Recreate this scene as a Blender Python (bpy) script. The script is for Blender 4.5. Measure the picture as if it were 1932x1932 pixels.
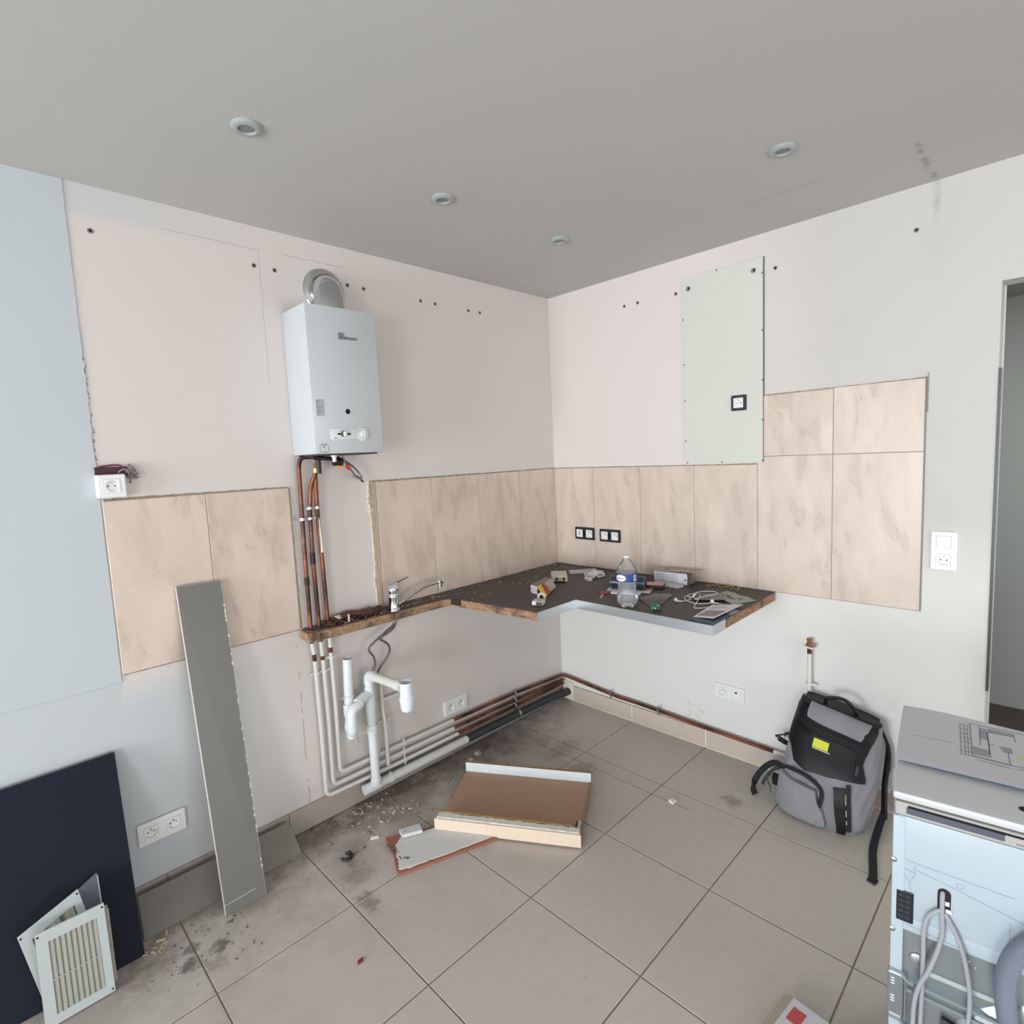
import bpy, bmesh, math, random
from mathutils import Vector, Matrix
random.seed(7)
for o in list(bpy.data.objects): bpy.data.objects.remove(o)
SC = bpy.context.scene; COL = SC.collection
PI = math.pi
# ---------------------------------------------------------------- camera
def setup_camera():
    yaw, pit, rol = math.radians(45.2397), math.radians(-5.7995), math.radians(-2.6218)
    fw = Vector((math.cos(yaw)*math.cos(pit), math.sin(yaw)*math.cos(pit), math.sin(pit)))
    rt = Vector((math.sin(yaw), -math.cos(yaw), 0)); up = rt.cross(fw)
    r2 = math.cos(rol)*rt + math.sin(rol)*up; u2 = -math.sin(rol)*rt + math.cos(rol)*up
    cd = bpy.data.cameras.new('camera'); cam = bpy.data.objects.new('camera', cd); COL.objects.link(cam)
    cd.sensor_width = 36; cd.lens = 36*1056.62/1932; cd.clip_start = .02
    m = Matrix((r2, u2, -fw)).transposed().to_4x4(); m.translation = Vector((-2.6611, -2.2912, 1.5708))
    cam.matrix_world = m; SC.camera = cam
setup_camera()
# ---------------------------------------------------------------- light
W = bpy.data.worlds.new('sky'); SC.world = W; W.use_nodes = True
W.node_tree.nodes['Background'].inputs[0].default_value = (.62, .78, 1, 1)
W.node_tree.nodes['Background'].inputs[1].default_value = 1.0
def area(name, loc, rot, sx, sy, power, col):
    l = bpy.data.lights.new(name, 'AREA'); l.shape = 'RECTANGLE'; l.size = sx; l.size_y = sy; l.energy = power; l.color = col
    o = bpy.data.objects.new(name, l); COL.objects.link(o); o.location = loc; o.rotation_euler = rot; return o
# daylight entering by the tall window of the wall opposite the doorway wall, and a fill light added at the unseen rear window for the lower left
area('window_daylight', (-7.17, -1.15, 1.0), (0, -PI/2, 0), 1.7, 1.6, 185, (.91, .965, 1))
area('window_daylight', (-7.17, -4.4, .9), (0, -PI/2, 0), 1.5, 1.6, 112, (.94, .975, 1))
area('rear_fill_light', (-2.0, -6.17, .95), (PI/2, 0, 0), 2.4, 1.2, 54, (1, .98, .96))
area('corridor_fill', (.75, -2.9, 2.2), (0, 0, 0), .3, .3, 8.5, (.92, 1, .98))  # unseen fill light added to brighten the corridor
SC.view_settings.view_transform = 'Standard'; SC.view_settings.look = 'None'
SC.view_settings.exposure = 0.08; SC.view_settings.gamma = 1; SC.view_settings.use_curve_mapping = False
# ---------------------------------------------------------------- materials
def srgb(c):
    if isinstance(c, str): c = [int(c[i:i+2], 16)/255 for i in (0, 2, 4)]
    return [x/12.92 if x <= .04045 else ((x+.055)/1.055)**2.4 for x in c]
class NT:
    def __init__(s, name):
        s.m = bpy.data.materials.new(name); s.m.use_nodes = True; s.t = s.m.node_tree; s.b = s.t.nodes['Principled BSDF']
    def n(s, typ, **k):
        nd = s.t.nodes.new(typ)
        for a, v in k.items():
            if a.startswith('i_'):
                key = a[2:]; key = int(key) if key.isdigit() else key.replace('_', ' ')
                if isinstance(v, bpy.types.NodeSocket): s.t.links.new(v, nd.inputs[key])
                else: nd.inputs[key].default_value = v
            else: setattr(nd, a, v)
        return nd
    def link(s, a, b): s.t.links.new(a, b)
    def math(s, op, a, b=None, c=None, clamp=False):
        nd = s.t.nodes.new('ShaderNodeMath'); nd.operation = op; nd.use_clamp = clamp
        for i, v in enumerate((a, b, c)):
            if v is None: continue
            if isinstance(v, bpy.types.NodeSocket): s.t.links.new(v, nd.inputs[i])
            else: nd.inputs[i].default_value = v
        return nd.outputs[0]
    def mix(s, f, a, b):
        nd = s.t.nodes.new('ShaderNodeMix'); nd.data_type = 'RGBA'
        for i, v in ((0, f), (6, a), (7, b)):
            if isinstance(v, bpy.types.NodeSocket): s.t.links.new(v, nd.inputs[i])
            else: nd.inputs[i].default_value = v if i == 0 else tuple(list(v)[:3])+(1,)
        return nd.outputs[2]
    def ramp(s, v, a, b):   # linear 0..1 between a and b
        nd = s.t.nodes.new('ShaderNodeMapRange'); nd.clamp = True
        s.t.links.new(v, nd.inputs[0]); nd.inputs[1].default_value = a; nd.inputs[2].default_value = b
        return nd.outputs[0]
    def noise(s, scale, detail=3, vec=None, rough=.5, dist=0):
        nd = s.n('ShaderNodeTexNoise'); nd.inputs['Scale'].default_value = scale; nd.inputs['Detail'].default_value = detail
        nd.inputs['Roughness'].default_value = rough; nd.inputs['Distortion'].default_value = dist
        if vec is not None: s.link(vec, nd.inputs['Vector'])
        return nd.outputs[0]
    def pos(s): return s.n('ShaderNodeNewGeometry').outputs['Position']
    def obj(s): return s.n('ShaderNodeTexCoord').outputs['Object']
    def sep(s, v): nd = s.n('ShaderNodeSeparateXYZ'); s.link(v, nd.inputs[0]); return nd.outputs
    def scale(s, v, sc, off=(0, 0, 0)):
        nd = s.n('ShaderNodeMapping'); nd.inputs['Scale'].default_value = sc; nd.inputs['Location'].default_value = off; s.link(v, nd.inputs[0]); return nd.outputs[0]
    def color(s, v): s.link(v, s.b.inputs['Base Color']) if isinstance(v, bpy.types.NodeSocket) else setattr(s.b.inputs['Base Color'], 'default_value', tuple(v)+(1,))
    def bump(s, h, strength=.3, dist=.002):
        nd = s.n('ShaderNodeBump'); nd.inputs['Strength'].default_value = strength; nd.inputs['Distance'].default_value = dist
        s.link(h, nd.inputs['Height']); s.link(nd.outputs[0], s.b.inputs['Normal'])
MC = {}
def mat(name, c, rough=.6, metal=0, var=.06, nscale=30, bump=0, spec=None, trans=0, ior=None):
    if name in MC: return MC[name]
    t = NT(name); c = srgb(c)
    t.b.inputs['Roughness'].default_value = rough; t.b.inputs['Metallic'].default_value = metal
    if spec is not None: t.b.inputs['Specular IOR Level'].default_value = spec
    if trans: t.b.inputs['Transmission Weight'].default_value = trans
    if ior: t.b.inputs['IOR'].default_value = ior
    v = t.obj(); n = t.noise(nscale, 4, v)
    t.color(t.mix(n, [x*(1-var) for x in c], [min(1, x*(1+var)) for x in c]))
    if bump: t.bump(t.noise(nscale*4, 3, v), bump)
    MC[name] = t.m; return t.m
# walls: cream paint, with the older pink-cream paint where the cupboards hung
def mat_wall(which):
    t = NT('painted_wall_'+which); p = t.pos(); s = t.sep(p)
    A = srgb('d9d1cd'); B = srgb('bfc6ca'); N = t.noise(2.2, 3, p); fine = t.noise(60, 2, p)
    z = s[2]
    if which == 'left':
        x = s[0]
        f = t.math('MULTIPLY', t.math('MAXIMUM', t.math('MULTIPLY', t.ramp(t.math('ADD', z, t.math('MULTIPLY', N, .03)), 2.40, 2.435), .6), t.ramp(z, .88, .76)), t.ramp(x, -1.7, -2.25))
        fl = t.ramp(t.math('ADD', x, t.math('MULTIPLY', t.math('SUBTRACT', N, .5), .05)), -2.312, -2.322)
        f = t.math('MAXIMUM', f, fl)
        c = t.mix(f, A, B)
        # greyed line left by the cupboard tops
        w = t.math('ADD', z, t.math('MULTIPLY', t.noise(9, 2, p), .006))
        def band(v, c0, hw): return t.math('LESS_THAN', t.math('ABSOLUTE', t.math('SUBTRACT', v, c0)), hw)
        def rng(v, a, b): return t.math('MULTIPLY', t.math('GREATER_THAN', v, a), t.math('LESS_THAN', v, b))
        l1 = t.math('MULTIPLY', band(w, 2.4195, .0024), rng(x, -1.72, -1.3)); l1 = t.math('MULTIPLY', l1, t.ramp(t.noise(7, 2, p), .42, .5))
        l2 = t.math('MULTIPLY', band(w, 2.417, .002), rng(x, -2.05, -1.72))
        xx = t.math('ADD', x, t.math('MULTIPLY', t.math('SUBTRACT', t.noise(14, 4, p), .5), .016))
        crack = t.math('MULTIPLY', band(xx, -1.706, .0016), rng(z, .1, .845)); crack = t.math('MULTIPLY', crack, t.ramp(t.noise(25, 3, p), .44, .52))
        l3 = t.math('MULTIPLY', band(xx, -1.722, .0018), rng(z, 1.9, 2.42))
        xe = t.math('ADD', x, t.math('MULTIPLY', t.math('SUBTRACT', t.noise(60, 4, p), .5), .022))
        crumb = t.math('MULTIPLY', band(xe, -2.3165, .0035), rng(z, 1.56, 1.95)); crumb = t.math('MULTIPLY', crumb, t.ramp(t.noise(70, 3, p), .5, .56))
        stain = t.ramp(t.noise(5, 4, p), .52, .75)
        low = t.math('MULTIPLY', stain, t.ramp(z, .45, .12)); low = t.math('MULTIPLY', low, t.ramp(x, -1.9, -1.6))
        c = t.mix(t.math('MULTIPLY', low, .35), c, srgb('8f857c'))
        c = t.mix(t.math('MULTIPLY', t.math('MAXIMUM', l1, t.math('MAXIMUM', l3, l2)), .35), c, srgb('8a8480'))
        c = t.mix(t.math('MULTIPLY', crack, .7), c, srgb('6b635c')); c = t.mix(t.math('MULTIPLY', crumb, .8), c, srgb('77736c'))
    else:
        y = s[1]
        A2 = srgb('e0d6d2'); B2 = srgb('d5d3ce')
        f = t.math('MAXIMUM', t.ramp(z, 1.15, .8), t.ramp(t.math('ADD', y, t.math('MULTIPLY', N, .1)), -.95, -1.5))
        c = t.mix(f, A2, t.mix(t.ramp(z, 1.25, .95), srgb('cbc7c3'), srgb('dddcd8')))  # upper right part darker: the weaker light up there is painted into the colour
        yy = t.math('ADD', y, t.math('MULTIPLY', t.math('SUBTRACT', t.noise(12, 3, p), .5), .03))
        d = t.math('SUBTRACT', 1, t.ramp(t.math('ABSOLUTE', t.math('ADD', yy, 1.893)), 0, .016))
        d = t.math('MULTIPLY', d, t.math('MULTIPLY', t.ramp(z, 2.33, 2.45), t.ramp(t.noise(18, 2, p), .3, .7)))
        sm = t.math('MULTIPLY', t.ramp(t.noise(3.5, 4, p), .56, .75), t.ramp(y, -1.3, -1.7))
        c = t.mix(t.math('MULTIPLY', sm, .15), c, srgb('a9a49c'))
        sc = t.math('MULTIPLY', t.math('MULTIPLY', t.math('LESS_THAN', t.math('ABSOLUTE', t.math('ADD', yy, .91)), .05), t.math('LESS_THAN', t.math('ABSOLUTE', t.math('SUBTRACT', z, .17)), .06)), t.ramp(t.noise(40, 4, p), .55, .65))
        c = t.mix(t.math('MULTIPLY', sc, .22), c, srgb('6c655c')); c = t.mix(t.math('MULTIPLY', d, .55), c, srgb('76716a'))
    c = t.mix(t.math('MULTIPLY', N, .10), c, srgb('c4bdb6'))
    t.color(c); t.b.inputs['Roughness'].default_value = .75; t.bump(fine, .12, .001)
    return t.m
def mat_ceiling():
    t = NT('ceiling_paint'); p = t.pos(); s = t.sep(p); x, y = s[0], s[1]
    c = t.mix(t.noise(1.5, 3, p), srgb('b8b6b3'), srgb('bebcb9'))
    xx = t.math('ADD', y, t.math('MULTIPLY', t.math('SUBTRACT', t.noise(10, 3, p), .5), .04))
    k = t.math('SUBTRACT', 1, t.ramp(t.math('ABSOLUTE', t.math('ADD', xx, 1.893)), 0, .014))
    k = t.math('MULTIPLY', k, t.math('MULTIPLY', t.math('GREATER_THAN', x, -.385), t.ramp(t.noise(16, 2, p), .42, .6)))
    xk = t.math('ADD', x, t.math('MULTIPLY', t.math('SUBTRACT', t.noise(8, 3, p), .5), .02))
    k2 = t.math('MULTIPLY', t.math('LESS_THAN', t.math('ABSOLUTE', t.math('ADD', xk, .352)), .006), t.math('MULTIPLY', t.math('LESS_THAN', y, -1.3), t.math('GREATER_THAN', y, -1.6)))
    c = t.mix(t.math('MULTIPLY', k, .55), c, srgb('706b64')); c = t.mix(t.math('MULTIPLY', k2, .25), c, srgb('8c827a'))
    t.color(c); t.b.inputs['Roughness'].default_value = .8; t.bump(t.noise(80, 2, p), .08, .001); return t.m
def mat_walltile():
    t = NT('marbled_beige_tile'); oi = t.n('ShaderNodeObjectInfo').outputs['Random']; p = t.obj()
    off = t.n('ShaderNodeCombineXYZ'); t.link(t.math('MULTIPLY', oi, 17), off.inputs[0]); t.link(t.math('MULTIPLY', oi, 5), off.inputs[2])
    va = t.n('ShaderNodeVectorMath'); t.link(p, va.inputs[0]); t.link(off.outputs[0], va.inputs[1])
    v = t.scale(va.outputs[0], (9, 9, 3.6)); vr = t.n('ShaderNodeMapping'); vr.inputs['Rotation'].default_value = (.45, .45, 0); t.link(v, vr.inputs[0])
    big = t.noise(.75, 3, vr.outputs[0], .5, .6); vein = t.noise(1.9, 3, t.scale(vr.outputs[0], (1, 1, .62)), .5, .22)
    c = t.mix(t.ramp(big, .32, .68), srgb('cab9ac'), srgb('dac9bc'))
    c = t.mix(t.math('MULTIPLY', t.ramp(vein, .50, .72), .36), c, srgb('ab9a8b'))
    thin = t.math('SUBTRACT', 1, t.ramp(t.math('ABSOLUTE', t.math('SUBTRACT', vein, .63)), 0, .012))
    c = t.mix(t.math('MULTIPLY', thin, .30), c, srgb('8f8074'))
    thin2 = t.math('SUBTRACT', 1, t.ramp(t.math('ABSOLUTE', t.math('SUBTRACT', vein, .40)), 0, .01))
    c = t.mix(t.math('MULTIPLY', thin2, .16), c, srgb('efe3d6'))
    t.color(c); t.b.inputs['Roughness'].default_value = .38; return t.m
def mat_floortile():
    t = NT('grey_beige_floor_tile'); p = t.pos(); s = t.sep(p); x, y = s[0], s[1]
    c = t.mix(t.noise(1.8, 5, p, .6), srgb('bcb4ac'), srgb('c8c0b7')); c = t.mix(t.math('MULTIPLY', t.ramp(t.noise(26, 5, p, .65), .52, .8), .22), c, srgb('8a8078'))
    # trampled dirt, with the shade near the room corner painted in: strongest under the pipes and along the left wall
    near = t.math('MAXIMUM', t.ramp(y, -.62, -.08), t.math('MULTIPLY', t.ramp(y, -1.1, -.3), .45)); near = t.math('MULTIPLY', near, t.ramp(x, .05, -.6))
    d = t.ramp(t.math('ADD', t.noise(3.4, 7, p, .72), t.math('MULTIPLY', near, .20)), .50, .70)
    c = t.mix(t.math('MULTIPLY', t.math('MULTIPLY', d, near), .70), c, srgb('5e524a'))
    c = t.mix(t.math('MULTIPLY', t.math('MULTIPLY', t.ramp(y, -.30, -.02), t.ramp(t.noise(9, 6, p, .75), .42, .6)), .65), c, srgb('45382f'))
    old = t.math('LESS_THAN', t.math('ABSOLUTE', t.math('ADD', t.math('ADD', x, .546), t.math('MULTIPLY', t.math('SUBTRACT', t.noise(6, 3, p), .5), .012))), .0022)
    old = t.math('MULTIPLY', old, t.math('MULTIPLY', t.math('GREATER_THAN', y, -1.17), t.math('LESS_THAN', y, -.30)))
    c = t.mix(t.math('MULTIPLY', old, .7), c, srgb('5f554e'))
    def spot(cx, cy, r, sx=1.0, k=.8, colr='5f544a'):
        nonlocal c
        a = t.math('MULTIPLY', t.math('SUBTRACT', x, cx), sx); b = t.math('SUBTRACT', y, cy)
        q = t.math('SQRT', t.math('ADD', t.math('MULTIPLY', a, a), t.math('MULTIPLY', b, b)))
        q = t.math('ADD', q, t.math('MULTIPLY', t.math('SUBTRACT', t.noise(26, 6, p, .72), .5), r*3.4))
        c = t.mix(t.math('MULTIPLY', t.math('SUBTRACT', 1, t.ramp(q, r*.35, r)), k), c, srgb(colr))
    spot(-.36, -1.28, .065, 1.3, .5); spot(-1.76, -.57, .07, 1.6, .55); spot(-1.73, -.42, .075, 1, .42); spot(-1.70, -.33, .03, 1, .5)
    spot(-.60, -.62, .07, .6, .45); spot(-.50, -.42, .08, .5, .4); spot(-.52, -.28, .07, 1, .35); spot(-2.19, -.36, .035, 1, .7, '3d3936'); spot(-2.28, -.36, .04, 1, .7, '3d3936'); spot(-2.26, -.30, .03, 1, .6, '3d3936'); spot(-2.22, -.42, .04, 1, .4)
    spot(-2.37, -.30, .06, .6, .35)
    sp = t.n('ShaderNodeTexVoronoi', i_Scale=9.0, feature='F1'); t.link(p, sp.inputs['Vector'])
    dots = t.math('SUBTRACT', 1, t.ramp(sp.outputs['Distance'], .015, .035)); dots = t.math('MULTIPLY', dots, t.ramp(t.noise(2, 2, p), .42, .6))
    c = t.mix(t.math('MULTIPLY', dots, .5), c, srgb('4a423c'))
    # hairline cracks in the tile by the leaning board
    v = t.noise(5.5, 4, p, .6); cr = t.math('LESS_THAN', t.math('ABSOLUTE', t.math('SUBTRACT', v, .5)), .0016)
    reg = t.math('MULTIPLY', t.math('LESS_THAN', x, -1.82), t.math('GREATER_THAN', x, -2.2)); reg = t.math('MULTIPLY', reg, t.math('GREATER_THAN', y, -.52))
    c = t.mix(t.math('MULTIPLY', t.math('MULTIPLY', cr, reg), .6), c, srgb('6b635d'))
    t.color(c); t.link(t.ramp(t.noise(4, 4, p), -.6, 1.9), t.b.inputs['Roughness'])
    t.bump(t.noise(40, 3, p), .05, .001); return t.m
def mat_chip():
    t = NT('raw_chipboard_edge'); p = t.obj(); v = t.n('ShaderNodeTexVoronoi', i_Scale=160.0); t.link(t.scale(p, (.5, .5, 1)), v.inputs['Vector'])
    big = t.noise(9, 3, p)
    c = t.mix(v.outputs['Color'], srgb('6e4f3a'), srgb('b89374')); c = t.mix(t.ramp(t.noise(70, 4, p), .45, .7), c, srgb('a37e60')); c = t.mix(t.math('MULTIPLY', t.ramp(big, .50, .62), .8), c, srgb('41302a')); c = t.mix(t.math('MULTIPLY', t.ramp(t.noise(220, 3, p), .55, .7), .5), c, srgb('d0b394'))
    t.color(c); t.b.inputs['Roughness'].default_value = .9; t.bump(v.outputs['Distance'], .7, .003); return t.m
def mat_copper():
    t = NT('tarnished_copper'); p = t.pos(); q = t.scale(p, (1, 1, 1))
    n = t.noise(5, 5, q, .65); n2 = t.noise(40, 3, p)
    c = t.mix(t.ramp(n, .38, .60), srgb('92583f'), srgb('553227')); c = t.mix(t.math('MULTIPLY', t.ramp(t.noise(6.5, 4, t.scale(p, (1, 1, 1), (3, 1, 2)), .6), .50, .60), .85), c, srgb('2b211e')); c = t.mix(t.math('MULTIPLY', n2, .2), c, srgb('7e4a36'))
    t.color(c); t.b.inputs['Metallic'].default_value = .6; t.b.inputs['Roughness'].default_value = .40; return t.m
def mat_fabric():
    t = NT('grey_canvas'); p = t.obj(); n = t.noise(500, 2, p); c = t.mix(t.noise(12, 4, p), srgb('7f7e82'), srgb('98979b')); c = t.mix(t.math('MULTIPLY', n, .25), c, srgb('64636a'))
    t.color(c); t.b.inputs['Roughness'].default_value = .9
    t.bump(t.math('ADD', t.math('MULTIPLY', t.noise(14, 3, p), 1), t.math('MULTIPLY', n, .05)), .6, .012); return t.m
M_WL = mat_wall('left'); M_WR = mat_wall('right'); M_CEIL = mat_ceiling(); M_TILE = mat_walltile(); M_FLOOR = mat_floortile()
M_CHIP = mat_chip(); M_COPPER = mat_copper(); M_FAB = mat_fabric()
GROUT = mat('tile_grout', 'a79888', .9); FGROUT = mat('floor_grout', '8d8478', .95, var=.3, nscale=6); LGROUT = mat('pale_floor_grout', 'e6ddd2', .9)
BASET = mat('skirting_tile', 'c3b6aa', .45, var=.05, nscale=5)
WHITEP = mat('white_pvc', 'dfe3e6', .35, var=.03, nscale=20); PPAINT = mat('painted_pipe', 'd9d8d2', .45, var=.06, nscale=40)
CHROME = mat('chrome', 'd5d8da', .09, 1, var=.02); ALU = mat('brushed_aluminium', 'd3d8dc', .32, 1, var=.05, nscale=90); STEEL = mat('dull_steel', 'a9abab', .35, 1)
ENAM = mat('white_enamel', 'c4c9cd', .28, var=.015, nscale=3); BLACK = mat('black_plastic', '16171b', .45); DARKHOLE = mat('dark_recess', '0d0d0d', .9)
SOCK = mat('white_socket_plastic', 'e6e6e6', .35, var=.02); BLACKF = mat('black_mounting_frame', '1a1c22', .5)
PLASTER = mat('crumbled_plaster', 'dcd4c8', .95, var=.12, nscale=60, bump=.8); YEDGE = mat('tile_bisque_edge', 'b5a58e', .9, var=.2, nscale=40, bump=.5)
GREYB = mat('grey_laminate', '73716c', .42, var=.03, nscale=6); GREYE = mat('pale_board_edge', 'c9c6be', .8, var=.1)
NAVY = mat('navy_laminate', '1d212d', .75, var=.06, nscale=5, spec=.2); LAM = mat('anthracite_laminate', '463e3c', .55, var=.10, nscale=14)
WHITE = mat('white_paint', 'e4e2de', .6, var=.03); PAPER = mat('paper', 'dfdfe3', .8, var=.02)
# ---------------------------------------------------------------- geometry helpers
RM = {}                                    # world matrix of every thing root
class MB:
    def __init__(s): s.v = []; s.f = []; s.m = []; s.k = 0
    def add(s, vs, fs, k=None):
        b = len(s.v); s.v += [tuple(v) for v in vs]; s.f += [tuple(i+b for i in f) for f in fs]; s.m += [s.k if k is None else k]*len(fs); return s
    def hexa(s, P, k=None):   # 8 points: bottom 0-3, top 4-7
        return s.add(P, [(3, 2, 1, 0), (4, 5, 6, 7), (0, 1, 5, 4), (1, 2, 6, 5), (2, 3, 7, 6), (3, 0, 4, 7)], k)
    def box(s, x0, x1, y0, y1, z0, z1, b=0, k=None):
        if x0 > x1: x0, x1 = x1, x0
        if y0 > y1: y0, y1 = y1, y0
        if z0 > z1: z0, z1 = z1, z0
        if not b:
            return s.hexa([(x0, y0, z0), (x1, y0, z0), (x1, y1, z0), (x0, y1, z0), (x0, y0, z1), (x1, y0, z1), (x1, y1, z1), (x0, y1, z1)], k)
        bm = bmesh.new(); bmesh.ops.create_cube(bm, size=1)
        for v in bm.verts: v.co = Vector(((x0+x1)/2+v.co.x*(x1-x0), (y0+y1)/2+v.co.y*(y1-y0), (z0+z1)/2+v.co.z*(z1-z0)))
        bmesh.ops.bevel(bm, geom=bm.edges[:], offset=min(b, .49*min(x1-x0, y1-y0, z1-z0)), segments=2, affect='EDGES', profile=.5)
        bm.verts.index_update(); s.add([v.co[:] for v in bm.verts], [[v.index for v in f.verts] for f in bm.faces], k); bm.free(); return s
    def obox(s, c, ex, ey, ez, k=None):  # oriented box, half vectors
        c, ex, ey, ez = map(Vector, (c, ex, ey, ez))
        return s.hexa([c+a*ex+b*ey+d*ez for d in (-1, 1) for a, b in ((-1, -1), (1, -1), (1, 1), (-1, 1))], k)
    def prism(s, poly, z0, z1, k=None, ax='z'):
        n = len(poly)
        A = sum(poly[i][0]*poly[(i+1) % n][1]-poly[(i+1) % n][0]*poly[i][1] for i in range(n))
        if A < 0: poly = poly[::-1]
        f = {'z': lambda a, b, h: (a, b, h), 'y': lambda a, b, h: (a, h, b), 'x': lambda a, b, h: (h, a, b)}[ax]
        vs = [f(a, b, z0) for a, b in poly]+[f(a, b, z1) for a, b in poly]
        return s.add(vs, [tuple(range(n))[::-1], tuple(range(n, 2*n))]+[(i, (i+1) % n, n+(i+1) % n, n+i) for i in range(n)], k)
    def tube(s, pts, r, seg=12, cap=True, k=None, flat=None, twist=None):
        pts = [Vector(p) for p in pts]; n = len(pts); rs = r if isinstance(r, (list, tuple)) else [r]*n
        T = [(pts[min(i+1, n-1)]-pts[max(i-1, 0)]).normalized() for i in range(n)]
        u = Vector(twist) if twist else (Vector((0, 0, 1)) if abs(T[0].z) < .9 else Vector((1, 0, 0)))
        vs = []; fs = []
        for i in range(n):
            u = (u-T[i]*u.dot(T[i])).normalized(); w = T[i].cross(u)
            for j in range(seg):
                a = 2*PI*j/seg; cu, cw = math.cos(a)*rs[i], math.sin(a)*rs[i]
                if flat: cu *= flat
                vs.append(pts[i]+u*cu+w*cw)
        for i in range(n-1):
            for j in range(seg):
                a = i*seg+j; b = i*seg+(j+1) % seg; fs.append((a, b, b+seg, a+seg))
        if cap: fs += [tuple(range(seg))[::-1], tuple(range((n-1)*seg, n*seg))]
        return s.add(vs, fs, k)
    def lathe(s, prof, c=(0, 0, 0), ax=(0, 0, 1), seg=24, k=None):
        ax = Vector(ax).normalized(); u = Vector((1, 0, 0)) if abs(ax.x) < .9 else Vector((0, 1, 0)); u = (u-ax*u.dot(ax)).normalized(); w = ax.cross(u); c = Vector(c)
        vs = [c+ax*h+(u*math.cos(2*PI*j/seg)+w*math.sin(2*PI*j/seg))*max(r, 1e-5) for r, h in prof for j in range(seg)]; fs = []
        for i in range(len(prof)-1):
            for j in range(seg):
                a = i*seg+j; b = i*seg+(j+1) % seg; fs.append((a, b, b+seg, a+seg))
        return s.add(vs, fs, k)
    def quads(s, rows, thick=0, nrm=None, k=None):  # grid of points rows[i][j]; thick + nrm(i,j) gives a slab
        R = len(rows); Cn = len(rows[0]); vs = [p for r in rows for p in r]; fs = [(i*Cn+j, i*Cn+j+1, (i+1)*Cn+j+1, (i+1)*Cn+j) for i in range(R-1) for j in range(Cn-1)]
        if thick:
            b = R*Cn; vs2 = [Vector(rows[i][j])-Vector(nrm(i, j))*thick for i in range(R) for j in range(Cn)]; vs = vs+vs2
            fs += [(b+i*Cn+j, b+(i+1)*Cn+j, b+(i+1)*Cn+j+1, b+i*Cn+j+1) for i in range(R-1) for j in range(Cn-1)]
            per = [(0, j) for j in range(Cn)]+[(i, Cn-1) for i in range(1, R)]+[(R-1, j) for j in range(Cn-2, -1, -1)]+[(i, 0) for i in range(R-2, 0, -1)]
            ids = [i*Cn+j for i, j in per]
            for a, c in zip(ids, ids[1:]+ids[:1]): fs.append((a, a+b, c+b, c))
        return s.add(vs, fs, k)
def smooth_path(pts, n=6, closed=False):
    P = [Vector(p) for p in pts]; out = []
    m = len(P)
    for i in range(m-1):
        p0, p1, p2, p3 = P[max(i-1, 0)], P[i], P[i+1], P[min(i+2, m-1)]
        for q in range(n):
            t = q/n; out.append(.5*((2*p1)+(-p0+p2)*t+(2*p0-5*p1+4*p2-p3)*t*t+(-p0+3*p1-3*p2+p3)*t**3))
    out.append(P[-1]); return out
def bend_path(pts, r=.03, n=6):   # polyline with rounded corners
    P = [Vector(p) for p in pts]; out = [P[0]]
    for i in range(1, len(P)-1):
        a = (P[i-1]-P[i]); b = (P[i+1]-P[i]); ra = min(r, a.length*.48, b.length*.48); A = P[i]+a.normalized()*ra; B = P[i]+b.normalized()*ra
        for q in range(n+1):
            t = q/n; out.append((1-t)**2*A+2*t*(1-t)*P[i]+t*t*B)
    out.append(P[-1]); return out
def thing(name, label, cat, loc=(0, 0, 0), rz=0, group=None):
    o = bpy.data.objects.new(name, None); COL.objects.link(o); o.location = loc; o.rotation_euler = (0, 0, rz); o.empty_display_size = .05
    RM[o] = Matrix.Translation(loc) @ Matrix.Rotation(rz, 4, 'Z'); tag(o, label, cat, group); return o
def tag(o, label, cat, group=None):
    o['label'] = label; o['category'] = cat
    if group: o['group'] = group
    return o
def obj(name, mb, mats, parent=None, smooth=False, local=False, label=None, loc=None):
    """one mesh object; vertices are world coordinates unless local (then coordinates of the thing's frame)"""
    me = bpy.data.meshes.new(name); vs = [Vector(v) for v in mb.v]; o = bpy.data.objects.new(name, me)
    if parent is not None:
        M = RM.get(parent, Matrix())
        if not local:
            Mi = M.inverted(); vs = [Mi @ v for v in vs]
        RM[o] = M
    elif loc is not None:
        vs = [v-Vector(loc) for v in vs]; RM[o] = Matrix.Translation(loc)
    else: RM[o] = Matrix()
    me.from_pydata([v[:] for v in vs], [], mb.f)
    if not isinstance(mats, (list, tuple)): mats = [mats]
    for m in mats: me.materials.append(m)
    me.polygons.foreach_set('material_index', mb.m)
    bm = bmesh.new(); bm.from_mesh(me); bmesh.ops.recalc_face_normals(bm, faces=bm.faces); bm.to_mesh(me); bm.free()
    if smooth:
        me.polygons.foreach_set('use_smooth', [True]*len(me.polygons)); me.set_sharp_from_angle(angle=math.radians(smooth if smooth is not True else 40))
    COL.objects.link(o)
    if parent is not None: o.parent = parent
    elif loc is not None: o.location = loc
    if label: o['label'] = label
    if name in STUFFY: o['kind'] = 'stuff'
    return o
STUFFY = {'lug', 'badge_lettering', 'label_print', 'scale_print', 'sticker_print', 'text_print', 'claw_slot', 'module_joint', 'panel_ribs', 'vent_bars', 'hook_slots', 'plan_lines', 'plan_shading', 'edge_chips', 'label_lettering', 'barcode_lines', 'carton_print', 'spine_print', 'slip_print', 'mortar_lump', 'green_end', 'pin_hole', 'cable_clip'}
def B(*a, **k): return MB().box(*a, **k)
def struct(name, mb, mats, **k):
    o = obj(name, mb, mats, **k); o['kind'] = 'structure'; return o
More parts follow.
